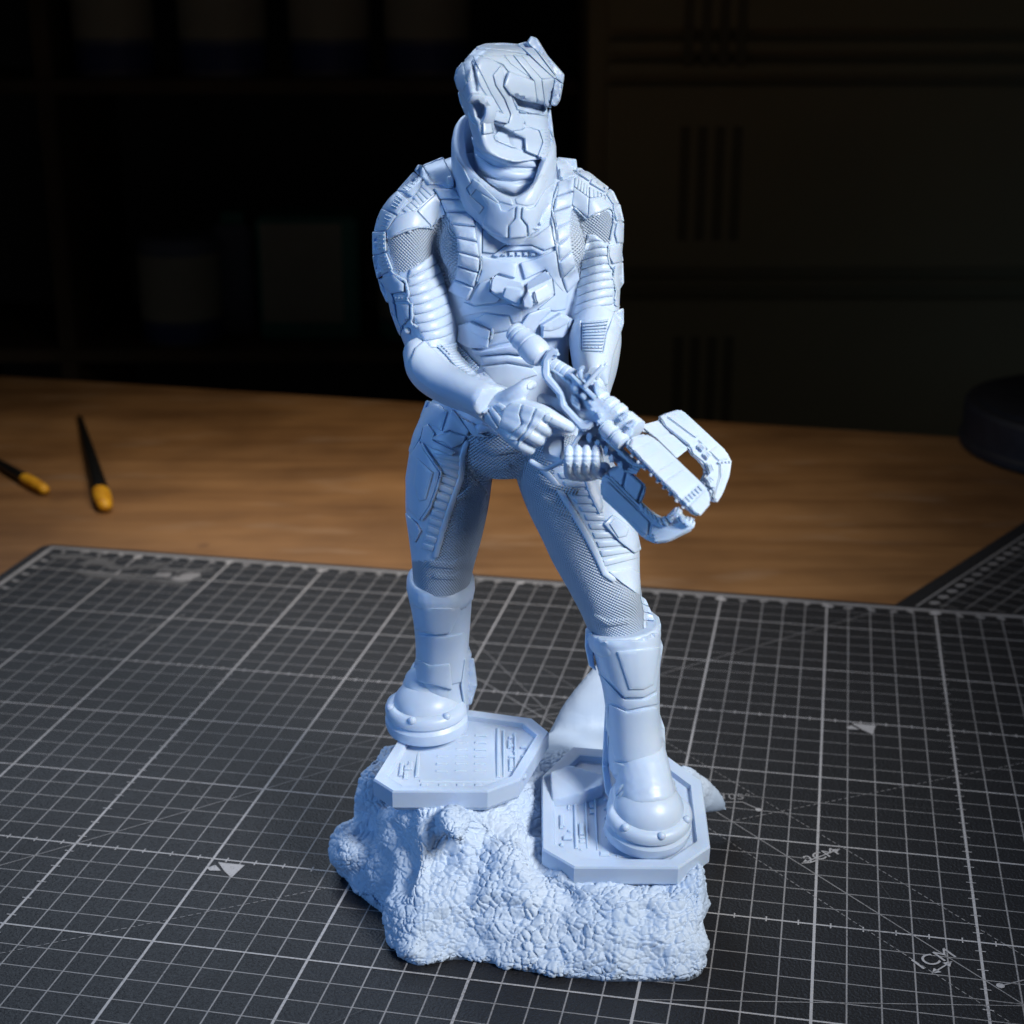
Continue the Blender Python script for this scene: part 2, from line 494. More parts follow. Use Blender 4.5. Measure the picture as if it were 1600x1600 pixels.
lettering('105°', G(1149, 1246), 0.6, -0.05, M_PRINT, mat_o)

# second mat
a2 = math.atan2(83.81 - 71.17, 28.45 - 18.29)
o2 = Vector((18.29, 71.17 - Y0, 0))
def M2(s, t, z=-0.29):
    d = Vector((math.cos(a2), math.sin(a2), 0)); n = Vector((d.y, -d.x, 0))
    p = o2 + d * s + n * t
    return Vector((p.x, p.y, z))
mat2 = slab('cutting_mat', rounded(-1.2, 0, 44, 30, 0.6, lambda a, b: M2(a, b)), -0.299, -0.285, M_MAT, None)
tag(mat2, 'second black cutting mat at the right edge, tucked behind the large one', 'cutting mat')
p2, p3 = Print(), Print()
p3.line(M2(0.2, 0.9), M2(43, 0.9), 0.12, 0.008)
for k in range(1, 30): (p3 if k % 5 == 0 else p2).line(M2(-0.4, 0.9 + k), M2(43, 0.9 + k), 0.08 if k % 5 == 0 else 0.05, 0.008)
for k in range(0, 43): (p3 if k % 5 == 0 else p2).line(M2(k + .6, 1.6), M2(k + .6, 29), 0.09 if k % 5 == 0 else 0.05, 0.010)
for k in range(0, 30):
    p2.disc(M2(k + .6, 1.35), 0.22, 0.012); p2.disc(M2(k + .75, 1.45), 0.18, 0.014)
link('thin_grid_print', (p2.V, p2.F), M_PRINT, mat2, smooth=False)
link('bold_grid_print', (p3.V, p3.F), M_PRINT, mat2, smooth=False)

# ------------------------------------------------------------------ things on the bench
M_BLK = mat('black_lacquer', (0.006, 0.006, 0.006), 0.35, 0.5)
def speckle(name, c0, c1, scale, rough):
    m = mat(name, c0, rough, 0.4)
    b = m.node_tree.nodes['Principled BSDF']; tc = N(m, 'ShaderNodeTexCoord')
    no = N(m, 'ShaderNodeTexNoise'); no.inputs['Scale'].default_value = scale; no.inputs['Detail'].default_value = 4
    L(m, tc.outputs['Object'], no.inputs['Vector'])
    cr = N(m, 'ShaderNodeValToRGB'); cr.color_ramp.elements[0].position = .35; cr.color_ramp.elements[1].position = .68
    cr.color_ramp.elements[0].color = (*c0, 1); cr.color_ramp.elements[1].color = (*c1, 1)
    L(m, no.outputs[0], cr.inputs[0]); L(m, cr.outputs[0], b.inputs['Base Color'])
    return m
M_YEL = speckle('yellow_tip', (0.75, 0.40, 0.02), (0.55, 0.22, 0.01), 180, 0.45)
M_TURN = speckle('dark_plastic', (0.016, 0.016, 0.019), (0.024, 0.024, 0.028), 120, 0.55)

def tool(a, b, r0, r1, tip, label):
    t = empty('sculpting_tool')
    tag(t, label, 'tool', 'sculpting tools with yellow tips')
    z = -0.3
    a = a + Vector((0, 0, r0)); b = b + Vector((0, 0, r1 * .8))
    d = b - a
    k = 1 - tip / d.length
    link('handle', tube([a, a + d * .4, a + d * k], [r0, (r0 + r1) * .52, r1], flat=.8), M_BLK, t)
    link('tip', tube([a + d * (k - .01), a + d * (k + .35 * (1 - k)), a + d * (1 - (1 - k) * .25)], [r1 * 1.03, r1 * 1.05, r1 * .86], flat=.8), M_YEL, t)
    return t
tool(G(125, 655, -0.3), G(166, 806, -0.3), 0.17, 0.52, 3.2, 'black sculpting tool with yellow tip, pointing at the mat corner')
tool(G(-60, 695, -0.3), G(78, 778, -0.3), 0.2, 0.42, 3.4, 'black sculpting tool with yellow tip, cut off by the left edge')

def lathe(name, c, prof, m, parent=None, n=48, fix=True):
    rings = [[Vector((c[0] + r * math.cos(2 * math.pi * k / n), c[1] + r * math.sin(2 * math.pi * k / n), z)) for k in range(n)] for r, z in prof]
    return link(name, ring_mesh(rings), m, parent, fix=True)
ctr = (38.3, 98.5 - Y0)
tt = lathe('turntable', ctr, [(9.0, -0.29), (9.3, -0.1), (9.3, 0.3), (9.1, 0.45), (9.1, 2.4), (8.9, 2.65), (8.6, 2.72)], M_TURN)
tag(tt, 'round dark plastic turntable at the right edge of the bench', 'turntable')
lathe('top_disc', ctr, [(8.3, 2.70), (8.3, 2.84), (8.15, 2.9), (0.5, 2.9)], M_TURN, tt)

# ------------------------------------------------------------------ background: shelf of tins on the left, cabinet on the right
M_SHELF = speckle('shelf_wood', (0.05, 0.034, 0.017), (0.08, 0.05, 0.025), 20, 0.6)
M_CAB = speckle('cabinet_paint', (0.30, 0.24, 0.12), (0.33, 0.26, 0.13), 8, 0.5)
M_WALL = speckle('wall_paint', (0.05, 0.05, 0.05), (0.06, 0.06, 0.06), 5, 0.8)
M_TIN = speckle('tin_metal', (0.10, 0.11, 0.15), (0.13, 0.14, 0.19), 12, 0.4)
M_LAB = speckle('pale_label', (0.28, 0.26, 0.20), (0.31, 0.29, 0.22), 30, 0.6)
M_BLUE = speckle('blue_band', (0.02, 0.035, 0.12), (0.024, 0.04, 0.15), 30, 0.5)
M_GREEN = speckle('green_side', (0.03, 0.16, 0.12), (0.04, 0.2, 0.15), 30, 0.5)
YB = 166 - Y0
def box(name, a, b, m, parent=None, bev=0.15):
    return slab(name, [(a[0], a[1]), (b[0], a[1]), (b[0], b[1]), (a[0], b[1])], a[2], b[2], m, parent, bev)
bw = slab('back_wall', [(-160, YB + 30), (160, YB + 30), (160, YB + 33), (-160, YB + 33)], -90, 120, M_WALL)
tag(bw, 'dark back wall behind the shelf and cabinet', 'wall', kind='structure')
def zat(py, y): return P(800, py, y).z
def xat(px, py, y): return P(px, py, y).x
sh = empty('shelf_unit'); tag(sh, 'dark wooden shelf unit holding tins, in shadow at left', 'shelf')
zs1, zs2 = zat(124, YB - 6), zat(546, YB - 6)
for zz in (zs1, zs2): box('board', (-62, YB - 6, zz - 1.4), (6.5, YB + 20, zz), M_SHELF, sh)
for x in (-62.6, -46.5, 6.6): box('upright', (x, YB - 5.7, -60), (x + 1.8, YB + 19.7, 60), M_SHELF, sh)
def tin(px0, px1, ptop, zb, y, label, kind):
    x0, x1 = xat(px0, 120, y), xat(px1, 120, y)
    c = ((x0 + x1) / 2, y); r = (x1 - x0) / 2
    h = max(zat(ptop, y) - zb, 4) if ptop > -50 else 15
    t = lathe('tin', c, [(r * .96, zb + .01), (r, zb + .3), (r, zb + h - .4), (r * .97, zb + h), (r * .9, zb + h), (r * .88, zb + h - .4)], M_TIN, None, 32)
    tag(t, label, 'tin', 'tins on the dark shelf')
    lathe('paper_label', c, [(r + .03, zb + h * .25), (r + .05, zb + h * .26), (r + .05, zb + h * .86), (r + .03, zb + h * .87)], M_LAB, t, 32)
    lathe('colour_band', c, [(r + .02, zb + h * .05), (r + .04, zb + h * .06), (r + .04, zb + h * .2), (r + .02, zb + h * .21)], M_BLUE if kind else M_GREEN, t, 32)
    lathe('lid', c, [(r * .95, zb + h - .2), (r * .9, zb + h + .3), (r * .6, zb + h + .35), (.3, zb + h + .35)], M_TIN, t, 32)
tin(120, 245, -99, zs1, YB - 1, 'leftmost blue-banded tin on the upper dark shelf', 1)
tin(285, 420, -99, zs1, YB - 1, 'second blue-banded tin from the left on the upper shelf', 1)
tin(455, 580, -99, zs1, YB - 1, 'third blue-banded tin from the left on the upper shelf', 1)
tin(602, 735, -99, zs1, YB - 1, 'blue-banded tin on the upper shelf nearest the figurine head', 1)
tin(195, 325, 372, zs2, YB - 1, 'round blue-banded tin on the lower dark shelf', 1)
y = YB - 2
x0, x1 = xat(402, 440, y), xat(560, 440, y); z1 = zat(340, y)
t = box('tin', (x0, y, zs2 + .01), (x1, y + 9, z1), M_GREEN, None, .4); tag(t, 'square green tin with pale label on the lower dark shelf', 'tin', 'tins on the dark shelf')
box('paper_label', (x0 + .5, y - .12, zs2 + 2), (x1 - 1.6, y + .1, z1 - .6), M_LAB, t, .03)
x2 = xat(335, 440, y + 3); x3 = xat(395, 440, y + 3)
t = box('tin', (x2, y + 3, zs2 + .01), (x3, y + 9, zat(352, y + 3)), M_TIN, None, .4); tag(t, 'narrow tin squeezed between the round and the square tin', 'tin', 'tins on the dark shelf')
box('cap', (x2 + .8, y + 4, zat(352, y + 3) - .1), (x3 - .8, y + 7, zat(352, y + 3) + 1.2), M_GREEN, t, .1)
tin(582, 700, 380, zs2, YB, 'round tin on the lower shelf, half hidden by the raised arm', 0)

M_SLOT = speckle('slot_shade', (0.14, 0.112, 0.056), (0.15, 0.12, 0.06), 10, .6)  # cabinet colour darkened: shade inside the slots is painted on flat strips
cab = empty('cabinet'); tag(cab, 'dark olive drawer cabinet with slotted grips behind the bench', 'cabinet')
yc = 150 - Y0
xc0, xc1 = xat(918, 300, yc), 62
box('carcass', (xc0, yc + 1.2, -70), (xc1, yc + 40, 50), M_CAB, cab, .3)
for p0, p1 in ((-200, 46), (64, 82), (98, 118), (134, 418), (438, 446), (468, 900)):
    za, zb = zat(p1, yc), zat(p0, yc)
    d = box('drawer_front', (xc0 + 1.6, yc, za), (xc1 - 1, yc + 1.3, zb), M_CAB, cab, .18)
    if p1 - p0 > 200:
        for k in range(4):
            xs = xat(1060 + k * 27, 300, yc)
            top = zb - (3.6 if p0 > 0 else 6)
            box('grip_slot', (xs, yc - .06, top - 10.5), (xs + 0.95, yc + .2, top), M_SLOT, d, .05)

# ------------------------------------------------------------------ the figurine: rock base, body, boots
FIG = empty('figurine')
tag(FIG, 'pale blue resin figurine of an armoured trooper holding a clawed gun, on a rocky base', 'figurine')

TORSO = [(787, 240, 66, .7, .8), (785, 252, 98, .6, 1.15), (777, 266, 120, .55, 1.4), (793, 292, 138, .4, 1.9), (798, 340, 140, .3, 2.2), (797, 390, 126, .2, 2.5),
         (797, 440, 108, .1, 2.55), (797, 490, 99, .1, 2.35), (797, 540, 92, .1, 2.1), (795, 580, 95, .1, 2.0), (788, 620, 108, .1, 2.0),
         (782, 660, 115, .1, 2.0), (782, 700, 100, .1, 1.9), (786, 728, 55, .1, 1.5)]
LEG_A = [(722, 640, 50, .1, 1.6), (710, 690, 66, 0, 1.75), (703, 740, 67, -.1, 1.8), (698, 790, 65, -.2, 1.75), (695, 840, 57, -.2, 1.6),
         (692, 880, 49, -.3, 1.45), (690, 915, 44, -.3, 1.4), (690, 960, 40, 0, 1.3), (690, 1010, 38, .3, 1.2), (690, 1060, 38, .5, 1.2), (688, 1100, 38, .6, 1.2)]
LEG_B = [(845, 660, 50, -.2, 1.6), (868, 710, 70, -.4, 1.8), (892, 760, 77, -.6, 1.85), (915, 810, 76, -.9, 1.85), (931, 860, 70, -1.1, 1.75),
         (945, 910, 57, -1.4, 1.6), (957, 950, 49, -1.6, 1.5), (968, 985, 46, -1.7, 1.4), (978, 1030, 43, -1.8, 1.35), (986, 1090, 40, -1.8, 1.3),
         (991, 1150, 40, -1.8, 1.25), (994, 1200, 40, -1.9, 1.25)]
ARM_A = [(674, 306, 34, .2, 1.2), (645, 338, 47, 0, 1.45), (638, 370, 49, -.2, 1.55), (641, 410, 47, -.4, 1.5), (649, 450, 46, -.6, 1.45),
         (661, 490, 45, -.9, 1.4), (672, 528, 42, -1.2, 1.3), (678, 560, 37, -1.5, 1.2), (702, 588, 33, -2.2, 1.05), (742, 616, 30, -3.1, .95), (784, 642, 24, -4.0, .75)]
ARM_B = [(898, 292, 34, .2, 1.2), (920, 326, 42, .1, 1.35), (934, 360, 40, 0, 1.4), (938, 400, 34, 0, 1.35), (936, 440, 34, -.1, 1.35),
         (932, 480, 36, -.4, 1.3), (930, 520, 39, -.8, 1.3), (930, 550, 36, -1.2, 1.2), (929, 580, 29, -1.8, 1.05), (928, 610, 21, -2.6, .85),
         (925, 650, 19, -3.5, .7), (920, 690, 19, -4.1, .6)]
LIMBS = [TORSO, LEG_A, LEG_B, ARM_A, ARM_B]
NECK = [(792, 170, 52, -.3, 1.15), (792, 230, 52, -.2, 1.2), (798, 290, 60, 0, 1.3)]
body = remesh(join(limb(TORSO, 5, upright=True), *[limb(r, 5, round_cap=.6) for r in LIMBS[1:]], limb(NECK, 4), blob(P(960, 942, -2.35), (.78, .75, .95)), blob(P(690, 884, -1.0), (.75, .7, .8)), blob(P(745, 385, -1.35), (1.1, 1.0, 1.0)), blob(P(855, 385, -1.35), (1.1, 1.0, 1.0))), 0.085, 8, .5)
BODY = bvh(body)

import numpy as np
AX = []
for li_, rows in enumerate(LIMBS):
    sec = spline([r[:5] for r in rows], 6)
    C = np.array([P(s_[0], s_[1], s_[3]) for s_ in sec])
    ln = np.concatenate([[0], np.cumsum(np.linalg.norm(np.diff(C, axis=0), axis=1))])
    R = np.array([max(px2cm(s_[2], Vector(c)), s_[4]) for s_, c in zip(sec, C)])
    T = np.gradient(C, axis=0); T /= np.linalg.norm(T, axis=1)[:, None]
    k_ = len(C) if li_ == 0 else int(len(C) * .62)
    d_ = C[k_ - 1] - C[0]; d_ /= np.linalg.norm(d_)
    AX.append((C, ln, R, d_))

def weave_uv(pts, k=None, cell=0.072):
    """cloth coordinates wound round the nearest limb"""
    X = np.array([tuple(p) for p in pts]).reshape(-1, 3)
    best = np.full(len(X), 1e9); U = np.zeros(len(X)); A = np.zeros(len(X))
    for li, (C, ln, R, T) in enumerate(AX):
        if k is not None and li != k: continue
        for i in range(len(C) - 1):
            e = C[i + 1] - C[i]; l2 = e @ e
            t = (X - C[i]) @ e / l2
            tc = np.clip(t, 0 if i else -9, 1 if i < len(C) - 2 else 9)
            q = X - (C[i] + tc[:, None] * e)
            d = np.linalg.norm(q, axis=1) / (R[i] + (R[i + 1] - R[i]) * np.clip(tc, 0, 1))
            w = d < best
            if not w.any(): continue
            a = np.cross(T, [0, 1, 0]); a /= np.linalg.norm(a); b = np.cross(a, T)
            ang = np.arctan2(q @ a, -(q @ b))
            U[w] = (ang * 1.5)[w]; A[w] = (X @ T)[w]; best[w] = d[w]
    return [(float(u + v) * .7071 / cell, float(u - v) * .7071 / cell) for u, v in zip(U, A)]

body_o = link('body', body, M_RES, FIG, sharp=None, uvs=weave_uv(body[0]))
body_o.data.materials.append(M_WEAVE)
def pin(p, poly):
    x, y = p; c = False
    for i in range(len(poly)):
        a0, b0 = poly[i - 1]; a1, b1 = poly[i]
        if (b0 > y) != (b1 > y) and x < (a1 - a0) * (y - b0) / (b1 - b0) + a0: c = not c
    return c
CLOTH = [[(602, 372), (650, 356), (676, 354), (700, 330), (716, 360), (720, 420), (700, 452), (684, 440), (676, 402), (620, 430)],
         [(888, 322), (918, 342), (950, 328), (962, 350), (952, 382), (922, 368), (912, 400), (906, 432), (892, 400)],
         [(560, 684), (725, 672), (1100, 690), (1100, 1000), (850, 1010), (800, 930), (560, 935)]]
q4 = lambda pts: [(580 + .2875 * u, 620 + .2875 * v) for u, v in pts]
PLAIN = [q4([(100, 100), (530, 200), (495, 330), (488, 440), (430, 600), (390, 720), (345, 890), (100, 900)]),
         q4([(985, 380), (1600, 380), (1600, 1300), (1490, 1010), (1330, 1000), (1265, 960), (1230, 870), (1180, 770), (1100, 630), (1000, 470)])]
for pl in body_o.data.polygons:
    x, y = proj(Vector(pl.center) * 100)
    pl.material_index = 1 if any(pin((x, y), c) for c in CLOTH) and not any(pin((x, y), c) for c in PLAIN) else 0

# ---- rock base
ROCK = [  # foot x, y (camera-relative Y), shoulder dx, dy, top z
    (-3.15, 40.8, 0.35, 3.0, 4.0), (-1.5, 41.1, .1, 2.8, 3.9), (0.2, 40.5, 0, 2.4, 3.1), (2.5, 40.0, -.1, 1.6, 2.3), (4.4, 39.95, -.2, 1.4, 2.2),
    (5.9, 40.2, -.2, 1.5, 2.25), (6.25, 42.0, -.3, .5, 2.6), (6.3, 45.0, -.7, .2, 3.0), (6.9, 48.0, -1.3, -.2, 2.8), (6.2, 51.0, -1.3, -1.0, 3.4),
    (4.2, 52.0, -.8, -1.2, 3.6), (1.5, 51.4, -.3, -1.3, 3.6), (-1.5, 50.9, .2, -1.2, 4.2), (-3.6, 50.2, .6, -1.1, 4.2), (-5.0, 49.3, .5, -.6, 3.6),
    (-5.6, 48.0, .6, -.1, 3.5), (-6.15, 46.6, 1.2, .3, 2.7), (-5.1, 44.6, .9, 1.0, 2.9), (-4.35, 43.6, .6, 1.3, 3.7), (-4.0, 42.0, .8, 2.2, 3.9)]
def rock_mesh():
    n = 120
    cols = []
    m = len(ROCK)
    for k in range(n):
        t = k / n * m; i = int(t); f = t - i
        cols.append(tuple(crom(*[ROCK[(i + d) % m][j] for d in (-1, 0, 1, 2)], f) for j in range(5)))
    rings = []
    cx, cy = 0.4, 46.5
    for lv in (0, .06, .3, .6, .85, 1.0):
        r = []
        for x, y, dx, dy, z in cols:
            b = lv ** 1.2
            out = .05 * math.sin(lv * math.pi)
            ox, oy = x - cx, y - cy; l = math.hypot(ox, oy)
            s = .972 - (0.018 if lv == 0 else 0)
            r.append(Vector((cx + ox * s + dx * b + ox / l * out, cy + oy * s + dy * b + oy / l * out - Y0, z * lv)))
        rings.append(r)
    top = rings[-1]
    for s in (.7, .35):
        rings.append([Vector((cx + (p.x - cx) * s, cy - Y0 + (p.y + Y0 - cy) * s, p.z * (.55 + .45 * s) + 3.4 * (.45 - .45 * s))) for p in top])
    V, F = ring_mesh(rings)
    return V, F
boulders = [blob((-4.95, 46.4 - Y0, 1.0), (1.1, 1.4, 1.0)), blob((-4.4, 47.0 - Y0, 2.2), (.9, 1.2, 1.5)), blob((-1.75, 43.0 - Y0, 3.7), (.6, .9, .5)),
            
            blob((1.6, 47.8 - Y0, 3.0), (1.2, 1.6, .9))]
dents = []
def spike(pts):   # smooth fins behind the right foot
    return tube([Vector(p[:3]) - Vector((0, Y0, 0)) for p in pts], [p[3] for p in pts], 14, 5, .62, (0, 1, 0))
fin1 = spike([(2.2, 50.5, 2.8, 1.15), (2.6, 50.6, 4.0, .95), (3.05, 50.7, 5.3, .5), (3.25, 50.8, 6.1, .16)])
fin2 = spike([(5.6, 48.2, 2.4, .85), (6.5, 48.8, 1.6, .75), (7.2, 49.3, .95, .42), (7.6, 49.6, .6, .1)])
rock = remesh(join(rock_mesh(), *boulders, fin1, fin2), 0.16, 10, .5)
def sculpt_rock(vf):
    me = bpy.data.meshes.new('t'); me.from_pydata([tuple(v) for v in vf[0]], [], vf[1])
    bm = bmesh.new(); bm.from_mesh(me)
    bmesh.ops.subdivide_edges(bm, edges=bm.edges, cuts=1, use_grid_fill=True, smooth=.3)
    bmesh.ops.subdivide_edges(bm, edges=bm.edges, cuts=1, use_grid_fill=True)
    bm.normal_update()
    for v in bm.verts:
        p = v.co; n = v.normal
        if p.z < 0.02: continue
        q = Vector((p.x, p.y + Y0, p.z))
        d = 0.0
        for x, y, z, r, a in dents:
            k = ((q - Vector((x, y, z))).length) / r
            if k < 1: d -= a * (1 - k * k) ** 2
        vb, _ = noise.voronoi(q * .46 + Vector((noise.noise(q), noise.noise(q + Vector((4, 4, 4))), 0)) * .18)
        d -= .20 * max(0, 1 - (vb[1] - vb[0]) * 2.2)
        d += 0.16 * noise.noise(q * .55 + Vector((3, 1, 7))) + .10 * (.5 - abs(noise.noise(q * .75 + Vector((1, 8, 2)))) * 2) + .10 * noise.noise(q * 1.6)
        smooth_zone = 0.0
        if q.y > 47.5 and q.x > .6: smooth_zone = min(1, (q.y - 47.5) / 1.2)
        d *= 1 - .8 * smooth_zone
        w = q + Vector((noise.noise(q * 1.7), noise.noise(q * 1.7 + Vector((9, 0, 0))), noise.noise(q * 1.7 + Vector((0, 9, 0))))) * .22
        dd, _ = noise.voronoi(w * 3.7); e = min((dd[1] - dd[0]) * 4.6, 1)
        d2, _ = noise.voronoi(w * 8.5); e2 = min((d2[1] - d2[0]) * 4.6, 1)
        big = .5 + .5 * noise.noise(q * .8 + Vector((5, 5, 5)))
        d += ((1 - (1 - e) ** 2) * .105 * (.4 + 1.1 * big) + (1 - (1 - e2) ** 2) * .036 + .012 * noise.noise(w * 11)) * (1 - smooth_zone)
        v['_d'] if False else None
        v.co = p + n * (d - .08)
        if v.co.z < 0.0: v.co.z = 0.0
    bm.to_mesh(me); bm.free()
    V = [v.co.copy() for v in me.vertices]; F = [tuple(p.vertices) for p in me.polygons]
    bpy.data.meshes.remove(me)
    return V, F
_rb = bvh(rock)
for px_, py_, r_, a_ in ((635, 1345, 1.1, .6), (690, 1345, .8, .35), (845, 1345, .8, .5), (560, 1290, .9, .4), (770, 1290, .8, .35), (600, 1400, .8, .3), (880, 1395, .7, .25), (1000, 1420, 1.0, .2), (1085, 1400, .6, .2)):
    h_ = _rb.ray_cast(EYE, ray(px_, py_).normalized())
    if h_[0] is not None: dents.append((h_[0].x, h_[0].y + Y0, h_[0].z, r_, a_))
rock = sculpt_rock(rock)
rock_o = link('rock_base', rock, M_ROCK, FIG, sharp=None)
ROCKB = bvh(rock)

# ---- the two octagonal deck plates
def deck(corners, up_thick, wall, inset, name='deck_plate'):
    """corners: 8 cm points of the top outline (anticlockwise), nearly planar"""
    c = sum(corners, Vector()) / 8
    nrm = Vector()
    for i in range(8): nrm += (corners[i] - c).cross(corners[(i + 1) % 8] - c)
    nrm.normalize()
    if nrm.z < 0: nrm = -nrm
    def off(k, s, h): return [c + (p - c) * s + nrm * h for p in corners]
    rings = [off(0, .955, -up_thick), off(0, 1.0, -up_thick * .8), off(0, 1.0, -.06), off(0, .985, 0), off(0, inset + .025, 0), off(0, inset, -.02), off(0, inset - .015, -wall), off(0, .3, -wall)]
    V, F = ring_mesh(rings)
    o = link(name, (V, F), M_RES, FIG, sharp=25, fix=True)
    return o, c, nrm, off(0, 1.0, -wall)
# corners in the picture with their heights, front-left first
def oct_(rows): return [G(x, y, z) for x, y, z in rows]
deckA_c = oct_([(583, 1217, 4.55), (613, 1236, 4.5), (762, 1236, 4.5), (812, 1218, 4.6), (858, 1143, 5.0), (832, 1122, 5.15), (700, 1104, 5.4), (625, 1150, 5.1)])
deckB_c = oct_([(847, 1326, 2.95), (897, 1355, 2.85), (1060, 1356, 2.85), (1110, 1322, 3.0), (1097, 1220, 3.65), (1040, 1178, 4.0), (895, 1166, 4.15), (846, 1212, 3.75)])
deckA, cA, nA, inA = deck(deckA_c, .82, .18, .855)
deckB, cB, nB, inB = deck(deckB_c, .82, .20, .855)
def deck_map(corners, c, n, wall):
    """local frame on the recessed floor: origin centre, ex to the right, ey away"""
    ex = (corners[2] - corners[1]).normalized(); ey = n.cross(ex).normalized()
    return lambda x, y, h=0: c + ex * x + ey * y + n * (h - wall)
def relief(parent, fm, boxes, name='relief_block'):
    for x0, y0, x1, y1, h in boxes:
        b = min(.03, h * .6)
        lo = [fm(x0, y0, -.02), fm(x1, y0, -.02), fm(x1, y1, -.02), fm(x0, y1, -.02)]
        mi = [fm(x0, y0, h - b), fm(x1, y0, h - b), fm(x1, y1, h - b), fm(x0, y1, h - b)]
        hi = [fm(x0 + b, y0 + b, h), fm(x1 - b, y0 + b, h), fm(x1 - b, y1 - b, h), fm(x0 + b, y1 - b, h)]
        link(name, ring_mesh([lo, mi, hi]), M_RES, parent, sharp=20, fix=True)
fA = deck_map(deckA_c, cA, nA, .18)
fB = deck_map(deckB_c, cB, nB, .20)
RA = [(-1.35, -1.25, 1.3, -1.12, .05), (-1.5, -1.0, -1.38, 1.3, .05), (1.05, -1.0, 1.17, 1.5, .06), (1.25, -1.0, 1.33, 1.4, .05), (1.62, -.8, 1.7, 1.2, .04)]
for r in range(6):
    for k in range(3): RA.append((-.85 + k * .6, -.72 + r * .36, -.48 + k * .6, -.64 + r * .36, .045))
for k in range(5): RA.append((-1.3 + k * .56, -1.48, -1.06 + k * .56, -1.33, .07))
RA += [(-2.0, -.9, -1.88, -.3, .06), (-1.75, -.6, -1.6, -.2, .05), (1.45, -.5, 1.58, -.1, .07), (1.42, .5, 1.52, .9, .05)]
rq = random.Random(9)
for k in range(16): x_, y_ = rq.choice((-1.85, -1.7, 1.45, 1.6, 1.85)), rq.uniform(-1.2, 1.2); RA.append((x_, y_, x_ + rq.uniform(.06, .2), y_ + rq.uniform(.05, .25), rq.uniform(.03, .07)))
relief(deckA, fA, RA)
RB = [(-1.55, -1.6, -1.45, 1.2, .06), (-1.2, -1.6, -1.12, 1.2, .05), (-.9, -1.7, -.82, 1.4, .06), (-1.9, -1.2, -1.62, -1.05, .07), (-2.0, -.6, -1.85, -.1, .06)]
for r in range(7): RB.append((-.6, -1.1 + r * .42, -.36, -1.0 + r * .42, .06)); RB.append((-.2, -1.1 + r * .42, .04, -1.0 + r * .42, .06))
RB += [(-.8, -1.95, -.5, -1.75, .08), (-.3, -2.0, .2, -1.85, .06), (.4, -1.95, .7, -1.78, .08), (-1.5, 1.5, -.9, 1.58, .06), (-1.3, 1.75, -1.05, 1.95, .08), (-.6, 1.6, -.3, 1.9, .06), (-1.4, -1.0, -1.25, -.5, .08)]
for k in range(14): x_, y_ = rq.choice((-2.0, -1.75, -1.4, -1.05)), rq.uniform(-1.7, 1.6); RB.append((x_, y_, x_ + rq.uniform(.06, .2), y_ + rq.uniform(.05, .3), rq.uniform(.03, .07)))
relief(deckB, fB, RB)
# wedge of rubble lapping over the right-hand deck
wq = [G(862, 1250, 3.5), G(860, 1204, 4.1), G(890, 1194, 4.1), G(946, 1210, 3.85), G(942, 1226, 3.85), G(905, 1240, 3.7)]
wl = [p - Vector((0, 0, .5)) for p in wq]
link('rubble', remesh(ring_mesh([wl, wq]), .05, 5), M_RES, FIG, sharp=None)

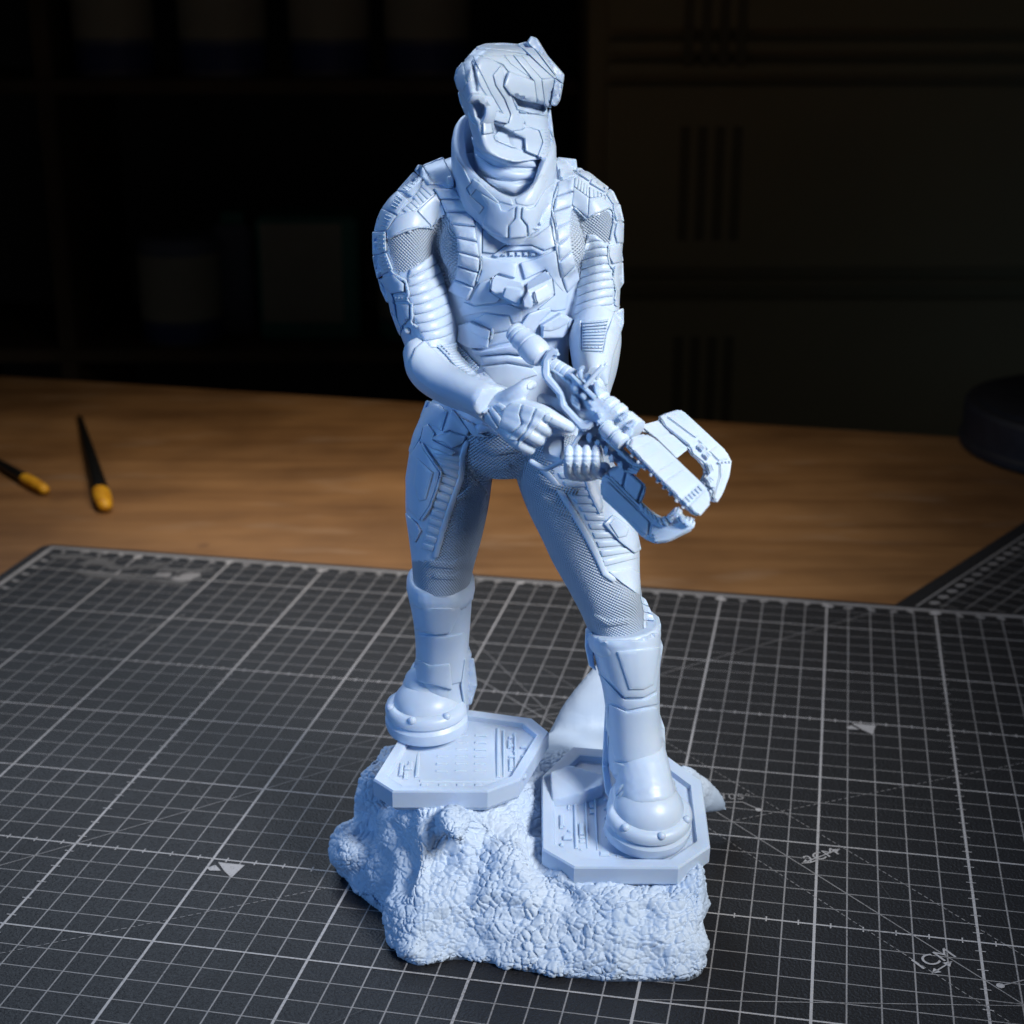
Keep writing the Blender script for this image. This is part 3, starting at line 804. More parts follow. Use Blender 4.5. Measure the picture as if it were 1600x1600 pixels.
# ---- boots
def boot(toe, heel, w, leg, rise, shaft_rows, name='boot'):
    """toe, heel: cm points on the plate; w: sole half width"""
    d = (toe - heel); ln = d.length; d.normalize()
    up = Vector((0, 0, 1)); up = (up - d * up.dot(d)).normalized(); s = d.cross(up).normalized()
    if s.x < 0: s = -s
    def sole(h, g):
        out = []
        rt, rh = max(w + g, .05), max(.78 * w + g, .05)
        ct = heel + d * (ln - w * 1.0); ch_ = heel + d * (.78 * w)
        for k in range(25):
            a = -math.pi / 2 + math.pi * k / 24
            out.append(ct + d * (rt * math.cos(a)) + s * (rt * math.sin(a)) + up * h)
        for k in range(17):
            a = math.pi / 2 + math.pi * k / 16
            out.append(ch_ + d * (rh * math.cos(a)) + s * (rh * math.sin(a)) + up * h)
        return out
    rings = [sole(0.0, -.10), sole(.05, -.02), sole(.25, .03), sole(.42, .02), sole(.50, -.04), sole(.54, -.07), sole(.58, -.05), sole(.64, 0), sole(.76, .0), sole(.87, -.04), sole(.94, -.11), sole(.97, -.2), sole(.985, -.34), sole(1.0, -.6)]
    so = link(name, ring_mesh(rings), M_RES, FIG, sharp=30, fix=True)
    # upper: toe dome, instep and ankle in one skin
    toe_c = heel + d * (ln - w * 1.0) + up * .86
    dome = []
    nn = 18
    for i in range(nn // 2 + 1):
        a = math.pi / 2 * i / (nn // 2)
        r = [toe_c + (d * math.cos(b) * 1.0 + s * math.sin(b)) * (w * .80 * math.cos(a)) + up * (rise * math.sin(a)) for b in [2 * math.pi * k / 32 for k in range(32)]]
        if i == nn // 2: r = [toe_c + (p - toe_c) * 1.0 + (d * math.cos(2 * math.pi * k / 32) + s * math.sin(2 * math.pi * k / 32)) * .02 for k, p in enumerate(r)]
        dome.append(r)
    bot = [p - up * .5 for p in dome[0]]
    tc = link('toe_cap', ring_mesh([bot] + dome), M_RES, so, sharp=None, fix=True)
    # instep: from behind the toe cap up to the ankle
    ank = P(*shaft_rows[-1][:2], shaft_rows[-1][3])
    inst = remesh(join(tube([heel + d * (ln * .52) + up * .95, heel + d * (ln * .42) + up * 1.2, ank + up * .25], [w * .64, w * .66, w * .60], 20, 5, 1.0),
                       tube([heel + d * (w * .7) + up * .75, heel + d * (w * .75) + up * 1.4, ank + up * .6], [w * .66, w * .64, w * .58], 20, 4)), .07, 6)
    link('instep', inst, M_RES, so, sharp=None)
    # studs round the toe rim
    for ang in (0, .95, -.95):
        q = toe_c + (d * math.cos(ang) + s * math.sin(ang) * .96) * (w * .92) + up * .08
        link('stud', blob(q, (.13, .13, .13), 14), M_RES, so, sharp=None)
    # creases over the instep
    for k in range(3):
        t = .50 - k * .06
        c0 = heel + d * (ln * t) + up * (1.12 + k * .14)
        arc = [c0 + s * (w * .68 * math.sin(a)) + up * (w * .6 * (math.cos(a) - 1) + .60 - .05 * k) + d * (.12 * math.cos(a)) for a in [-1.5 + 3.0 * i / 10 for i in range(11)]]
        link('crease', tube(arc, [.05] + [.085] * 9 + [.05], 8, 2), M_RES, so, sharp=None)
    return so, d, s, up
SH_A = [(690, 905, 49, -.1, 1.55), (690, 940, 47, .1, 1.5), (691, 1000, 42, .4, 1.35), (690, 1050, 41, .6, 1.3), (688, 1100, 43, .7, 1.35)]
SH_B = [(976, 975, 57, -1.7, 1.7), (979, 1010, 53, -1.75, 1.62), (986, 1070, 45, -1.8, 1.4), (990, 1130, 42, -1.8, 1.3), (996, 1190, 46, -1.8, 1.35)]
bootA, dA, sA, uA = boot(G(645, 1168, 4.98), G(700, 1090, 5.35), 1.36, LEG_A, .78, SH_A)
bootB, dB, sB, uB = boot(G(1030, 1345, 2.82), G(985, 1240, 3.6), 1.36, LEG_B, .86, SH_B)
shA = limb(SH_A, 5, ellipse(28, 2.3)); shB = limb(SH_B, 5, ellipse(28, 2.3))
shaA_o = link('shaft', remesh(shA, .07, 4), M_RES, bootA, sharp=None)
shaB_o = link('shaft', remesh(shB, .07, 4), M_RES, bootB, sharp=None)
SHAFT_A = bvh(shA); SHAFT_B = bvh(shB)

# ------------------------------------------------------------------ armour: raised pieces laid on the body
def crop(ox, oy, k): return lambda pts: [(ox + k * u, oy + k * v) for u, v in pts]
c1 = crop(560, 30, .275); c2 = crop(560, 340, .275); c3 = crop(740, 480, .275); c4 = crop(580, 620, .2875); c5 = crop(560, 860, .375)
hh = crop(690, 40, .1375); s6 = crop(560, 240, .1375); s7 = crop(820, 240, .2); s8 = crop(580, 460, .1375)

def seg_dist(p, a, b):
    ax, ay = a; bx, by = b; px, py = p
    dx, dy = bx - ax, by - ay
    l = dx * dx + dy * dy
    t = 0 if l == 0 else max(0, min(1, ((px - ax) * dx + (py - ay) * dy) / l))
    return math.hypot(px - ax - t * dx, py - ay - t * dy)

def inside(p, poly):
    x, y = p; c = False
    for i in range(len(poly)):
        x0, y0 = poly[i - 1]; x1, y1 = poly[i]
        if (y0 > y) != (y1 > y) and x < (x1 - x0) * (y - y0) / (y1 - y0) + x0: c = not c
    return c

def soften(poly, r):
    """trim the corners of an outline by about r px"""
    out = []
    n = len(poly)
    for i in range(n):
        a, b, c = poly[i - 1], poly[i], poly[(i + 1) % n]
        la = math.hypot(a[0] - b[0], a[1] - b[1]); lc = math.hypot(c[0] - b[0], c[1] - b[1])
        ta = min(r, la * .3) / max(la, 1e-6); tc = min(r, lc * .3) / max(lc, 1e-6)
        p0 = (b[0] + (a[0] - b[0]) * ta, b[1] + (a[1] - b[1]) * ta); p1 = (b[0] + (c[0] - b[0]) * tc, b[1] + (c[1] - b[1]) * tc)
        out += [p0, ((p0[0] + 2 * b[0] + p1[0]) / 4, (p0[1] + 2 * b[1] + p1[1]) / 4), p1]
    return out

def cast(px, py, trees, guess):
    r = ray(px, py).normalized()
    best = None
    for t in trees:
        loc, n, _, d = t.ray_cast(EYE, r)
        if loc is not None and (best is None or d < best[2]):
            if guess is not None and abs(d - guess) > 3.0: continue
            if n.dot(r) > 0: n = -n
            best = (loc, n, d)
    return best

LIFT = .72
def plate(name, poly, lift, parent, trees=None, pillow=0, rc=1.6, grid=6.0, sink=.08, m=None, weave=None, tilt=None, edge=2.4, grow=.7):
    """a raised piece: the outline falls on the surface below it, the face stands 'lift' cm proud with rounded rims"""
    trees = trees or [BODY]
    if rc: poly = soften(poly, rc)
    A = sum(poly[i - 1][0] * poly[i][1] - poly[i][0] * poly[i - 1][1] for i in range(len(poly)))
    if A < 0: poly = poly[::-1]
    if not pillow: lift *= LIFT
    if grow:
        q = []
        for i in range(len(poly)):
            a, c = poly[i - 1], poly[(i + 1) % len(poly)]
            dx, dy = c[0] - a[0], c[1] - a[1]; l = math.hypot(dx, dy) or 1
            q.append((poly[i][0] + dy / l * grow, poly[i][1] - dx / l * grow))
        poly = q
    bd = []
    for i in range(len(poly)):
        a, b = poly[i], poly[(i + 1) % len(poly)]
        l = math.hypot(b[0] - a[0], b[1] - a[1])
        k = max(1, int(l / 4.5))
        for j in range(k): bd.append((a[0] + (b[0] - a[0]) * j / k, a[1] + (b[1] - a[1]) * j / k))
    n = len(bd)
    dist_b = lambda p: min(seg_dist(p, poly[i - 1], poly[i]) for i in range(len(poly)))
    offs = [.18 * pillow, .42 * pillow, .75 * pillow] if pillow else [.4, .4 + (edge - .4) * .5, edge]
    pts = list(bd)
    for i in range(n):
        a, b = bd[i - 1], bd[(i + 1) % n]
        dx, dy = b[0] - a[0], b[1] - a[1]; l = math.hypot(dx, dy) or 1
        nx, ny = -dy / l, dx / l
        for o in offs:
            q = (bd[i][0] + nx * o, bd[i][1] + ny * o)
            if inside(q, poly) and dist_b(q) > o * .8: pts.append(q)
    x0 = min(p[0] for p in poly); x1 = max(p[0] for p in poly); y0 = min(p[1] for p in poly); y1 = max(p[1] for p in poly)
    lim = offs[-1] + grid * .35
    yy = y0 + grid / 2; row = 0
    while yy < y1:
        xx = x0 + grid / 2 * (1 if row % 2 else .3)
        while xx < x1:
            if inside((xx, yy), poly) and dist_b((xx, yy)) > lim: pts.append((xx, yy))
            xx += grid
        yy += grid * .87; row += 1
    res = delaunay_2d_cdt([Vector(p) for p in pts], [(i, (i + 1) % n) for i in range(n)], [], 1, 1e-3)
    vv, ff = res[0], res[2]
    V = []
    cx = sum(p[0] for p in poly) / len(poly); cy = sum(p[1] for p in poly) / len(poly)
    h0 = cast(cx, cy, trees, None)
    if h0 is None:
        for p in vv:
            h0 = cast(p.x, p.y, trees, None)
            if h0: break
    g = h0[2] if h0 else 49.0
    raw = [cast(p.x, p.y, trees, g) for p in vv]
    for p, h in zip(vv, raw):
        d = dist_b((p.x, p.y))
        r = ray(p.x, p.y).normalized()
        if h is None:                       # past the rim of the body: carry on at the depth of the rim
            lo, hi, lh = 0.0, 1.0, None
            ax, ay = (cx, cy)
            if h0 is None or cast(cx, cy, trees, g) is None:
                best = None
                for q, hq in zip(vv, raw):
                    if hq is not None:
                        dd = (q.x - p.x) ** 2 + (q.y - p.y) ** 2
                        if best is None or dd < best[0]: best = (dd, q, hq)
                if best: ax, ay = best[1].x, best[1].y; lh = best[2]
            for _ in range(9):
                mid = (lo + hi) / 2
                hm = cast(ax + (p.x - ax) * mid, ay + (p.y - ay) * mid, trees, g)
                if hm: lo = mid; lh = hm
                else: hi = mid
            dd = lh[2] if lh else g
            h = (EYE + r * dd, -r, dd)
        if d < .05: k = -sink
        elif pillow:
            t = min(d / pillow, 1); k = lift * math.sqrt(max(0, 1 - (1 - t) ** 2))
        else:
            t = min(1, max(0, (d - .4) / (edge - .4)))
            k = lift * (.5 + .5 * math.sqrt(max(0, 1 - (1 - t) ** 2)))
        if tilt: k *= 1 + tilt[0] * (p.x - cx) / max(x1 - x0, 1) + tilt[1] * (p.y - cy) / max(y1 - y0, 1)
        dr = (h[1] * .15 - r).normalized()
        V.append(h[0] + dr * k)
    F = [tuple(f) for f in ff]
    # face the lens side outward
    if F:
        s = 0
        for f in F[:40]:
            a, b, c = V[f[0]], V[f[1]], V[f[2]]
            s += (b - a).cross(c - a).dot(EYE - a)
        if s < 0: F = [tuple(reversed(f)) for f in F]
    uvs = weave_uv(V, weave) if weave is not None else None
    return link(name, (V, F), m or M_RES, parent, sharp=42, uvs=uvs)

def poly_at(pl, t):
    L_ = [0]
    for a, b in zip(pl, pl[1:]): L_.append(L_[-1] + math.hypot(b[0] - a[0], b[1] - a[1]))
    d = t * L_[-1]
    for i in range(len(pl) - 1):
        if d <= L_[i + 1] or i == len(pl) - 2:
            k = (d - L_[i]) / max(L_[i + 1] - L_[i], 1e-6)
            return (pl[i][0] + (pl[i + 1][0] - pl[i][0]) * k, pl[i][1] + (pl[i + 1][1] - pl[i][1]) * k)

def bands(name, left, right, n, lift, parent, trees=None, gap=.12, pillow=0, rc=1.5, sag=0.0, **kw):
    """n pieces side by side between two edge lines"""
    out = []
    for i in range(n):
        t0, t1 = (i + gap / 2) / n, (i + 1 - gap / 2) / n
        a0, b0, a1, b1 = poly_at(left, t0), poly_at(right, t0), poly_at(left, t1), poly_at(right, t1)
        if sag:
            dx, dy = a1[0] - a0[0], a1[1] - a0[1]; l = math.hypot(dx, dy) or 1
            w = math.hypot(b0[0] - a0[0], b0[1] - a0[1]) * sag
            m0 = [((a0[0] * (1 - k) + b0[0] * k) + dx / l * w * 4 * k * (1 - k), (a0[1] * (1 - k) + b0[1] * k) + dy / l * w * 4 * k * (1 - k)) for k in (0, .25, .5, .75, 1)]
            m1 = [((a1[0] * (1 - k) + b1[0] * k) + dx / l * w * 4 * k * (1 - k), (a1[1] * (1 - k) + b1[1] * k) + dy / l * w * 4 * k * (1 - k)) for k in (1, .75, .5, .25, 0)]
            pl = m0 + m1
        else: pl = [a0, b0, b1, a1]
        out.append(plate(name, pl, lift, parent, trees, pillow=pillow, rc=rc, **kw))
    return out

def stud(px, py, r, parent, trees=None, name='stud', lift=.3):
    h = cast(px, py, trees or [BODY], None)
    if h is None: return
    rr = px2cm(r, h[0])
    return link(name, blob(h[0] + h[1] * rr * lift, (rr, rr, rr), 12), M_RES, parent, sharp=None)

def strip(name, pts, w, lift, parent, trees=None, **kw):
    """a raised cord of width w px along a line"""
    L_, R_ = [], []
    for i, p in enumerate(pts):
        a = pts[max(i - 1, 0)]; b = pts[min(i + 1, len(pts) - 1)]
        dx, dy = b[0] - a[0], b[1] - a[1]; l = math.hypot(dx, dy) or 1
        L_.append((p[0] - dy / l * w / 2, p[1] + dx / l * w / 2)); R_.append((p[0] + dy / l * w / 2, p[1] - dx / l * w / 2))
    return plate(name, L_ + R_[::-1], lift, parent, trees, **kw)

# ---- helmet
SH_HEAD = [(1, .05), (1.0, -.45), (.93, -.85), (.80, -1.18), (.70, -1.26), (.55, -1.2), (.3, -1.02), (0, -.8), (-.3, -.6), (-.6, -.4), (-.85, -.18), (-1, .15),
           (-.98, .5), (-.8, .85), (-.45, 1.05), (0, 1.1), (.45, 1.0), (.8, .65)]
def dens(sh):
    rows = sh + sh[:3]
    out = []
    n = len(sh)
    for i in range(n):
        for k in range(2):
            out.append(tuple(crom(sh[i - 1][j], sh[i][j], sh[(i + 1) % n][j], sh[(i + 2) % n][j], k / 2) for j in range(2)))
    return out
HEAD = [(787, 73, 26, -.3, .8), (791, 78, 44, -.35, 1.15), (792, 88, 58, -.4, 1.45), (791, 103, 70, -.45, 1.6), (791, 123, 77, -.5, 1.65), (790, 143, 71, -.5, 1.6),
        (790, 164, 66, -.5, 1.5), (794, 184, 62, -.5, 1.5), (798, 205, 60, -.55, 1.5), (803, 226, 56, -.6, 1.45), (816, 240, 42, -.8, 1.2), (830, 248, 26, -1.0, .9)]
head = remesh(limb(HEAD, 4, dens(SH_HEAD), upright=True), .045, 3)
def carve(vf, poly, depth, soft):
    """press the outline into the side that faces the lens"""
    V = []
    for v in vf[0]:
        x, y = proj(v)
        if v.y < .6 and inside((x, y), poly):
            d = min(seg_dist((x, y), poly[i - 1], poly[i]) for i in range(len(poly)))
            t = min(1, d / soft)
            v = v + (v - EYE).normalized() * (depth * t * t * (3 - 2 * t))
        V.append(v)
    return V, vf[1]
head = carve(head, hh([(790, 765), (940, 820), (1090, 850), (1180, 880), (1200, 960), (1150, 1010), (1000, 960), (860, 930)]), .75, 5)
head = carve(head, hh([(560, 1070), (690, 1130), (800, 1205), (940, 1275), (925, 1420), (780, 1400), (600, 1330), (575, 1230)]), .40, 5)
head = carve(head, hh([(330, 400), (372, 385), (430, 640), (420, 770), (360, 740)]), .16, 3)
head = carve(head, hh([(350, 880), (440, 840), (520, 900), (540, 1010), (480, 1090), (390, 1050)]), .3, 5)
HEADB = bvh(head); TH = [HEADB]
helm = link('helmet', head, M_RES, FIG, sharp=None)
def hp(name, pts, lift, **kw):
    kw.setdefault('grow', 1.15)
    return plate(name, hh(pts), lift, helm, TH, grid=4.0, **kw)
hp('back_panel', [(150, 600), (172, 500), (240, 418), (262, 560), (284, 640), (238, 742), (186, 722)], .08)
hp('back_panel', [(250, 424), (322, 396), (334, 600), (296, 634), (272, 560)], .07)
hp('nape_panel', [(192, 756), (238, 780), (290, 900), (304, 1060), (270, 1000), (212, 860)], .05)
hp('crown_panel', [(392, 250), (500, 210), (700, 203), (862, 214), (990, 326), (760, 284), (500, 266)], .14)
hp('crown_panel', [(262, 400), (390, 262), (500, 276), (760, 296), (975, 338), (760, 332), (560, 342), (420, 338), (366, 342)], .10)
hp('temple_panel', [(360, 352), (420, 346), (560, 390), (668, 446), (576, 560), (606, 680), (706, 830), (778, 1012), (752, 1100), (700, 1000), (560, 762), (430, 500)], .13)
hp('temple_panel', [(352, 372), (424, 506), (554, 770), (690, 1000), (610, 964), (540, 832), (448, 692), (400, 560)], .07)
hp('cheek_panel', [(676, 452), (702, 520), (690, 688), (776, 776), (858, 1008), (936, 1088), (912, 1180), (800, 1200), (696, 1138), (760, 1112), (788, 1012), (716, 826), (616, 676), (586, 562)], .22)
hp('jaw_panel', [(806, 1206), (918, 1186), (950, 1152), (1096, 1198), (1138, 1320), (1084, 1482), (956, 1424), (944, 1278)], .30)
hp('brow_panel', [(706, 684), (760, 526), (900, 572), (1046, 634), (1072, 862), (930, 842), (780, 782)], .38, tilt=(0, .35), edge=3)
hp('forehead_panel', [(430, 340), (700, 346), (778, 436), (1036, 618), (900, 570), (760, 518), (700, 440), (560, 384)], .10)
hp('forehead_panel', [(712, 340), (808, 342), (1052, 616), (1034, 612), (784, 434)], .12)
hp('ridge', [(814, 338), (900, 346), (1130, 612), (1164, 894), (1086, 872), (1056, 634)], .22)
for k in range(7):
    v = 640 + k * 32
    x = 1072 + k * 4.5
    hp('ridge_rib', [(x, v), (x + 48, v + 4), (x + 50, v + 20), (x + 2, v + 16)], .32, rc=.5, grow=0)
hp('brow_panel', [(1134, 614), (1268, 600), (1242, 938), (1168, 898)], .28, edge=3)
hp('forehead_panel', [(905, 346), (985, 344), (1160, 500), (1266, 594), (1136, 606)], .18)
hp('crest', [(866, 216), (975, 184), (1016, 232), (1090, 330), (1296, 588), (1276, 602), (1164, 498), (1000, 338)], .30)
hp('crest', [(978, 186), (1020, 126), (1080, 150), (1200, 345), (1388, 560), (1376, 656), (1302, 600), (1096, 328)], .46)
hp('crest', [(1280, 604), (1376, 664), (1340, 850), (1298, 910), (1246, 898), (1264, 800)], .40)
hp('visor_rim', [(806, 800), (860, 912), (1000, 948), (1150, 988), (1200, 1000), (1190, 1024), (985, 986), (862, 950)], .10)
hp('eye_piece', [(884, 962), (960, 972), (965, 1000), (890, 990)], .16, rc=.6, grow=0)
hp('eye_piece', [(980, 978), (1120, 992), (1120, 1008), (984, 1004)], .14, rc=.6, grow=0)
hp('nose_panel', [(866, 1012), (980, 1012), (1100, 1050), (1200, 1060), (1214, 1184), (1112, 1190), (960, 1140), (940, 1082)], .10)
for k in range(6): hp('vent_slat', [(945 + k * 24, 1078 + k * 9), (958 + k * 24, 1083 + k * 9), (976 + k * 26, 1136 + k * 8), (964 + k * 26, 1134 + k * 8)], .15, rc=.3, grow=0)
hp('muzzle_panel', [(1106, 1194), (1214, 1186), (1262, 1290), (1280, 1440), (1215, 1566), (1092, 1488), (1146, 1330)], .34)
hp('muzzle_panel', [(1206, 1000), (1232, 950), (1256, 1150), (1268, 1270), (1222, 1186), (1208, 1080)], .14)
for k in range(8):
    v = 1205 + k * 40
    x = (1158, 1164, 1162, 1158, 1154, 1140, 1126, 1108)[k]
    hp('muzzle_rib', [(x, v), (x + 40, v + 4), (x + 40, v + 22), (x, v + 18)], .44, rc=.5, grow=0)
# ear piece: rim with a sunken cup
def ear():
    c0 = hh([(432, 965)])[0]
    h_ = cast(c0[0], c0[1], TH, None)
    c = h_[0] - ray(*c0).normalized() * .16
    n = (Vector((-.66, -.74, .1))).normalized(); a = n.cross(Vector((0, 0, 1))).normalized(); b = a.cross(n).normalized()
    rings = []
    for r, z in ((1.0, -.25), (1.02, -.02), (.97, .06), (.86, .10), (.70, .09), (.58, .05), (.52, -.08), (.45, -.14), (.38, -.10), (.3, -.18), (.1, -.18)):
        rings.append([c + a * (math.cos(t) * r * .40) + b * (math.sin(t) * r * .46) + n * z for t in [2 * math.pi * k / 32 for k in range(32)]])
    return link('ear_cup', ring_mesh(rings), M_RES, helm, fix=True, sharp=30)
ear()
hp('ear_guard', [(290, 860), (345, 770), (430, 768), (520, 850), (600, 965), (575, 1010), (530, 990), (480, 890), (400, 842), (330, 880)], .34, pillow=4)
hp('ear_clip', [(594, 978), (700, 1004), (752, 1112), (650, 1092), (572, 1062), (560, 1020)], .26)
hp('jaw_hinge', [(472, 1090), (556, 1072), (592, 1102), (574, 1216), (474, 1232)], .16)
hp('jaw_hinge', [(560, 1076), (600, 1100), (590, 1218), (578, 1216)], .2)
pill = [(600, 1245), (640, 1208), (720, 1218), (860, 1268), (905, 1310), (905, 1360), (870, 1392), (800, 1380), (660, 1322), (606, 1290)]
hp('mouth_vent', pill, .26, edge=3)
for k in range(9): hp('mouth_slat', [(650 + k * 26, 1242 + k * 9), (662 + k * 26, 1246 + k * 9), (668 + k * 24, 1286 + k * 8.5), (656 + k * 24, 1282 + k * 8.5)], .34, rc=.3, grow=0)

# ---- neck folds and collar
neck = limb(NECK, 6)
NECKB = bvh(neck)
neck_vf = remesh(limb([(792, 190, 52, -.35, 1.25), (793, 235, 53, -.35, 1.3), (798, 300, 58, -.2, 1.4)], 5), .07, 3)
nk = link('neck', neck_vf, M_RES, FIG, sharp=None)
NB = [bvh(neck_vf)]
for a, b, w in (([(640, 665), (720, 720), (860, 770), (1000, 800)], [(660, 735), (740, 790), (860, 835), (1015, 845)], 0), ([(660, 760), (760, 830), (880, 860), (1010, 862)], [(680, 850), (780, 900), (890, 915), (1000, 905)], 0), ([(690, 880), (790, 915), (900, 930), (1000, 915)], [(740, 930), (800, 965), (890, 1000), (960, 950)], 0)):
    plate('neck_fold', c1(a) + c1(b)[::-1], .16, nk, NB, pillow=8, rc=3)
def collar():
    rows = [(640, 560, 1.1), (585, 620, .5), (585, 740, -.5), (632, 860, -1.45), (750, 975, -2.2), (880, 1035, -2.55), (985, 965, -2.35), (1040, 840, -1.5), (1072, 730, -.5), (1055, 640, .6), (960, 580, 1.5), (800, 545, 1.8)]
    C = []
    n = len(rows)
    for i in range(n):
        for k in range(6):
            q = [crom(rows[i - 1][j], rows[i][j], rows[(i + 1) % n][j], rows[(i + 2) % n][j], k / 6) for j in range(3)]
            p = c1([(q[0], q[1])])[0]
            C.append(P(p[0], p[1], q[2]))
    ctr_ = P(*c1([(850, 800)])[0], -.2)
    rings = []
    m = len(C)
    for i, c in enumerate(C):
        o = (c - ctr_); o.z = 0; o.normalize(); upv = Vector((0, 0, 1))
        sec = [(-.15, -.10), (-.11, .06), (.0, .13), (.13, .12), (.22, .03), (.26, -.14), (.27, -.5), (.26, -1.0), (.1, -1.2), (-.1, -1.0), (-.16, -.5)]
        rings.append([c + o * x + upv * y for x, y in sec])
    return ring_mesh(rings, closed=True)
col_m = collar()
col_o = link('collar', col_m, M_RES, FIG, sharp=40, fix=True)
COLB = bvh(col_m)
TC = [BODY, COLB]
def cp_(name, pts, lift, **kw): return plate(name, c1(pts), lift, col_o, TC, **kw)
cp_('collar_panel', [(690, 985), (800, 1052), (812, 1086), (850, 1092), (888, 1066), (884, 1130), (848, 1170), (846, 1243), (770, 1225), (700, 1182), (738, 1070)], .14)
cp_('collar_panel', [(902, 1062), (924, 1064), (918, 1132), (953, 1178), (955, 1235), (860, 1245), (860, 1172), (895, 1132)], .12)
cp_('collar_panel', [(934, 1066), (968, 1078), (1000, 1068), (1070, 960), (1112, 930), (1092, 1120), (1030, 1198), (966, 1230), (964, 1172), (930, 1128)], .14)
cp_('collar_panel', [(548, 770), (600, 850), (640, 930), (612, 960), (640, 1010), (712, 1070), (684, 1108), (600, 1010), (556, 900)], .10)
cp_('collar_panel', [(655, 905), (690, 930), (800, 1040), (790, 1046), (668, 965), (640, 1000), (626, 966)], .10)
cp_('collar_rim_panel', [(700, 900), (800, 985), (870, 1022), (880, 1058), (800, 1035), (700, 960), (680, 915)], .05)
cp_('collar_rim_panel', [(890, 1022), (985, 962), (1040, 880), (1078, 900), (1000, 1050), (960, 1060), (900, 1048)], .05)

# ---- chest
chest = empty('chest_armour', FIG)
def ch(name, pts, lift, f=c1, par=None, **kw): return plate(name, f(pts), lift, par or chest, [BODY], **kw)
ch('chest_plate', [(706, 1195), (780, 1238), (870, 1258), (1000, 1240), (1092, 1170), (1118, 1290), (1060, 1312), (985, 1282), (835, 1286), (770, 1330), (706, 1322)], .16)
ch('chest_arch', [(762, 1340), (828, 1296), (985, 1290), (1060, 1325), (1040, 1340), (985, 1312), (838, 1318), (792, 1352)], .20)
for k in range(5): ch('chest_slot', [(812 + k * 42, 1326 - (k % 4 > 0) * 4), (836 + k * 42, 1324 - (k % 4 > 0) * 4), (838 + k * 42, 1345), (814 + k * 42, 1347)], .14, rc=.5)
ch('breast_plate', [(700, 1345), (780, 1362), (904, 1384), (892, 1470), (800, 1442), (752, 1472), (690, 1500), (664, 1528), (700, 1440)], .18)
ch('breast_plate', [(922, 1384), (1000, 1366), (1122, 1312), (1136, 1430), (1170, 1560), (1120, 1500), (1066, 1420), (948, 1476)], .18)
ch('side_trim', [(676, 1150), (704, 1195), (698, 1340), (690, 1400), (676, 1300), (664, 1200)], .2)
ch('side_trim', [(1096, 1120), (1112, 1180), (1134, 1300), (1140, 1400), (1126, 1330), (1104, 1230)], .2)
ch('rib_plate', [(700, 350), (756, 345), (745, 420), (805, 460), (790, 480), (660, 500), (640, 470)], .14, f=c2)
ch('rib_plate', [(1104, 340), (1140, 318), (1168, 400), (1190, 440), (1180, 520), (1120, 530), (1020, 520), (1116, 440)], .14, f=c2)
ch('belly_plate', [(600, 480), (660, 505), (840, 490), (930, 520), (930, 590), (880, 600), (862, 555), (720, 535), (590, 560), (570, 520)], .10, f=c2)
ch('belly_plate', [(720, 545), (855, 562), (872, 630), (850, 640), (760, 655), (745, 630), (650, 585)], .12, f=c2)
ch('belly_plate', [(762, 665), (860, 645), (880, 700), (740, 728), (755, 690)], .10, f=c2)
ch('belly_plate', [(690, 790), (850, 778), (980, 800), (1000, 850), (850, 822), (700, 838)], .14, f=c2, pillow=5)
ch('belly_plate', [(705, 848), (850, 832), (990, 858), (1020, 892), (930, 920), (850, 1010), (760, 940)], .12, f=c2)
ch('belt', [(640, 742), (700, 756), (900, 712), (940, 750), (930, 780), (850, 770), (700, 782), (655, 775)], .22, f=c2, pillow=4)
# harness straps
harn = empty('harness', FIG)
Lo = s6([(850, 390), (890, 440), (950, 560), (1000, 690), (1060, 800), (1110, 920), (1138, 1080), (1130, 1250), (1100, 1420), (1010, 1560)])
Li = s6([(1080, 400), (1130, 420), (1190, 520), (1270, 640), (1330, 740), (1330, 880), (1370, 1080), (1385, 1270), (1330, 1480), (1240, 1680)])
bands('strap_block', Lo, Li, 8, .19, harn, gap=.05, rc=2.2, pillow=5, m=M_PAD)
Ri = s7([(262, 215), (262, 300), (210, 405), (236, 530), (248, 670), (258, 810), (290, 960), (330, 1095)])
Ro = s7([(388, 180), (378, 320), (366, 420), (358, 530), (352, 660), (372, 790), (406, 905), (432, 985)])
bands('strap_block', Ri, Ro, 7, .19, harn, gap=.05, rc=2.2, pillow=5, m=M_PAD)
strip('strap_cord', s6([(1150, 470), (1240, 590), (1300, 660), (1345, 760), (1335, 860), (1385, 1090), (1395, 1290), (1340, 1480)]), 3.5, .2, harn, rc=0)
strip('strap_cord', s7([(268, 240), (222, 370), (212, 440), (246, 560), (252, 700), (266, 830), (300, 980)]), 3.0, .2, harn, rc=0)
# shoulder pads
ch('shoulder_pad', [(735, 132), (960, 40), (1060, 240), (1080, 390), (1020, 400), (960, 365), (850, 345)], .16, f=s6)
ch('shoulder_pad', [(640, 190), (680, 128), (735, 135), (850, 320), (870, 350), (800, 355), (720, 280)], .20, f=s6, pillow=5)
ch('shoulder_pad', [(262, 30), (400, 46), (408, 130), (382, 178), (300, 210), (272, 200), (240, 60)], .16, f=s7)
ch('buckle', [(1010, 270), (1060, 255), (1085, 300), (1090, 370), (1050, 380), (1010, 340)], .36, f=s6)
ch('buckle', [(268, 120), (305, 130), (300, 200), (272, 190)], .36, f=s7)
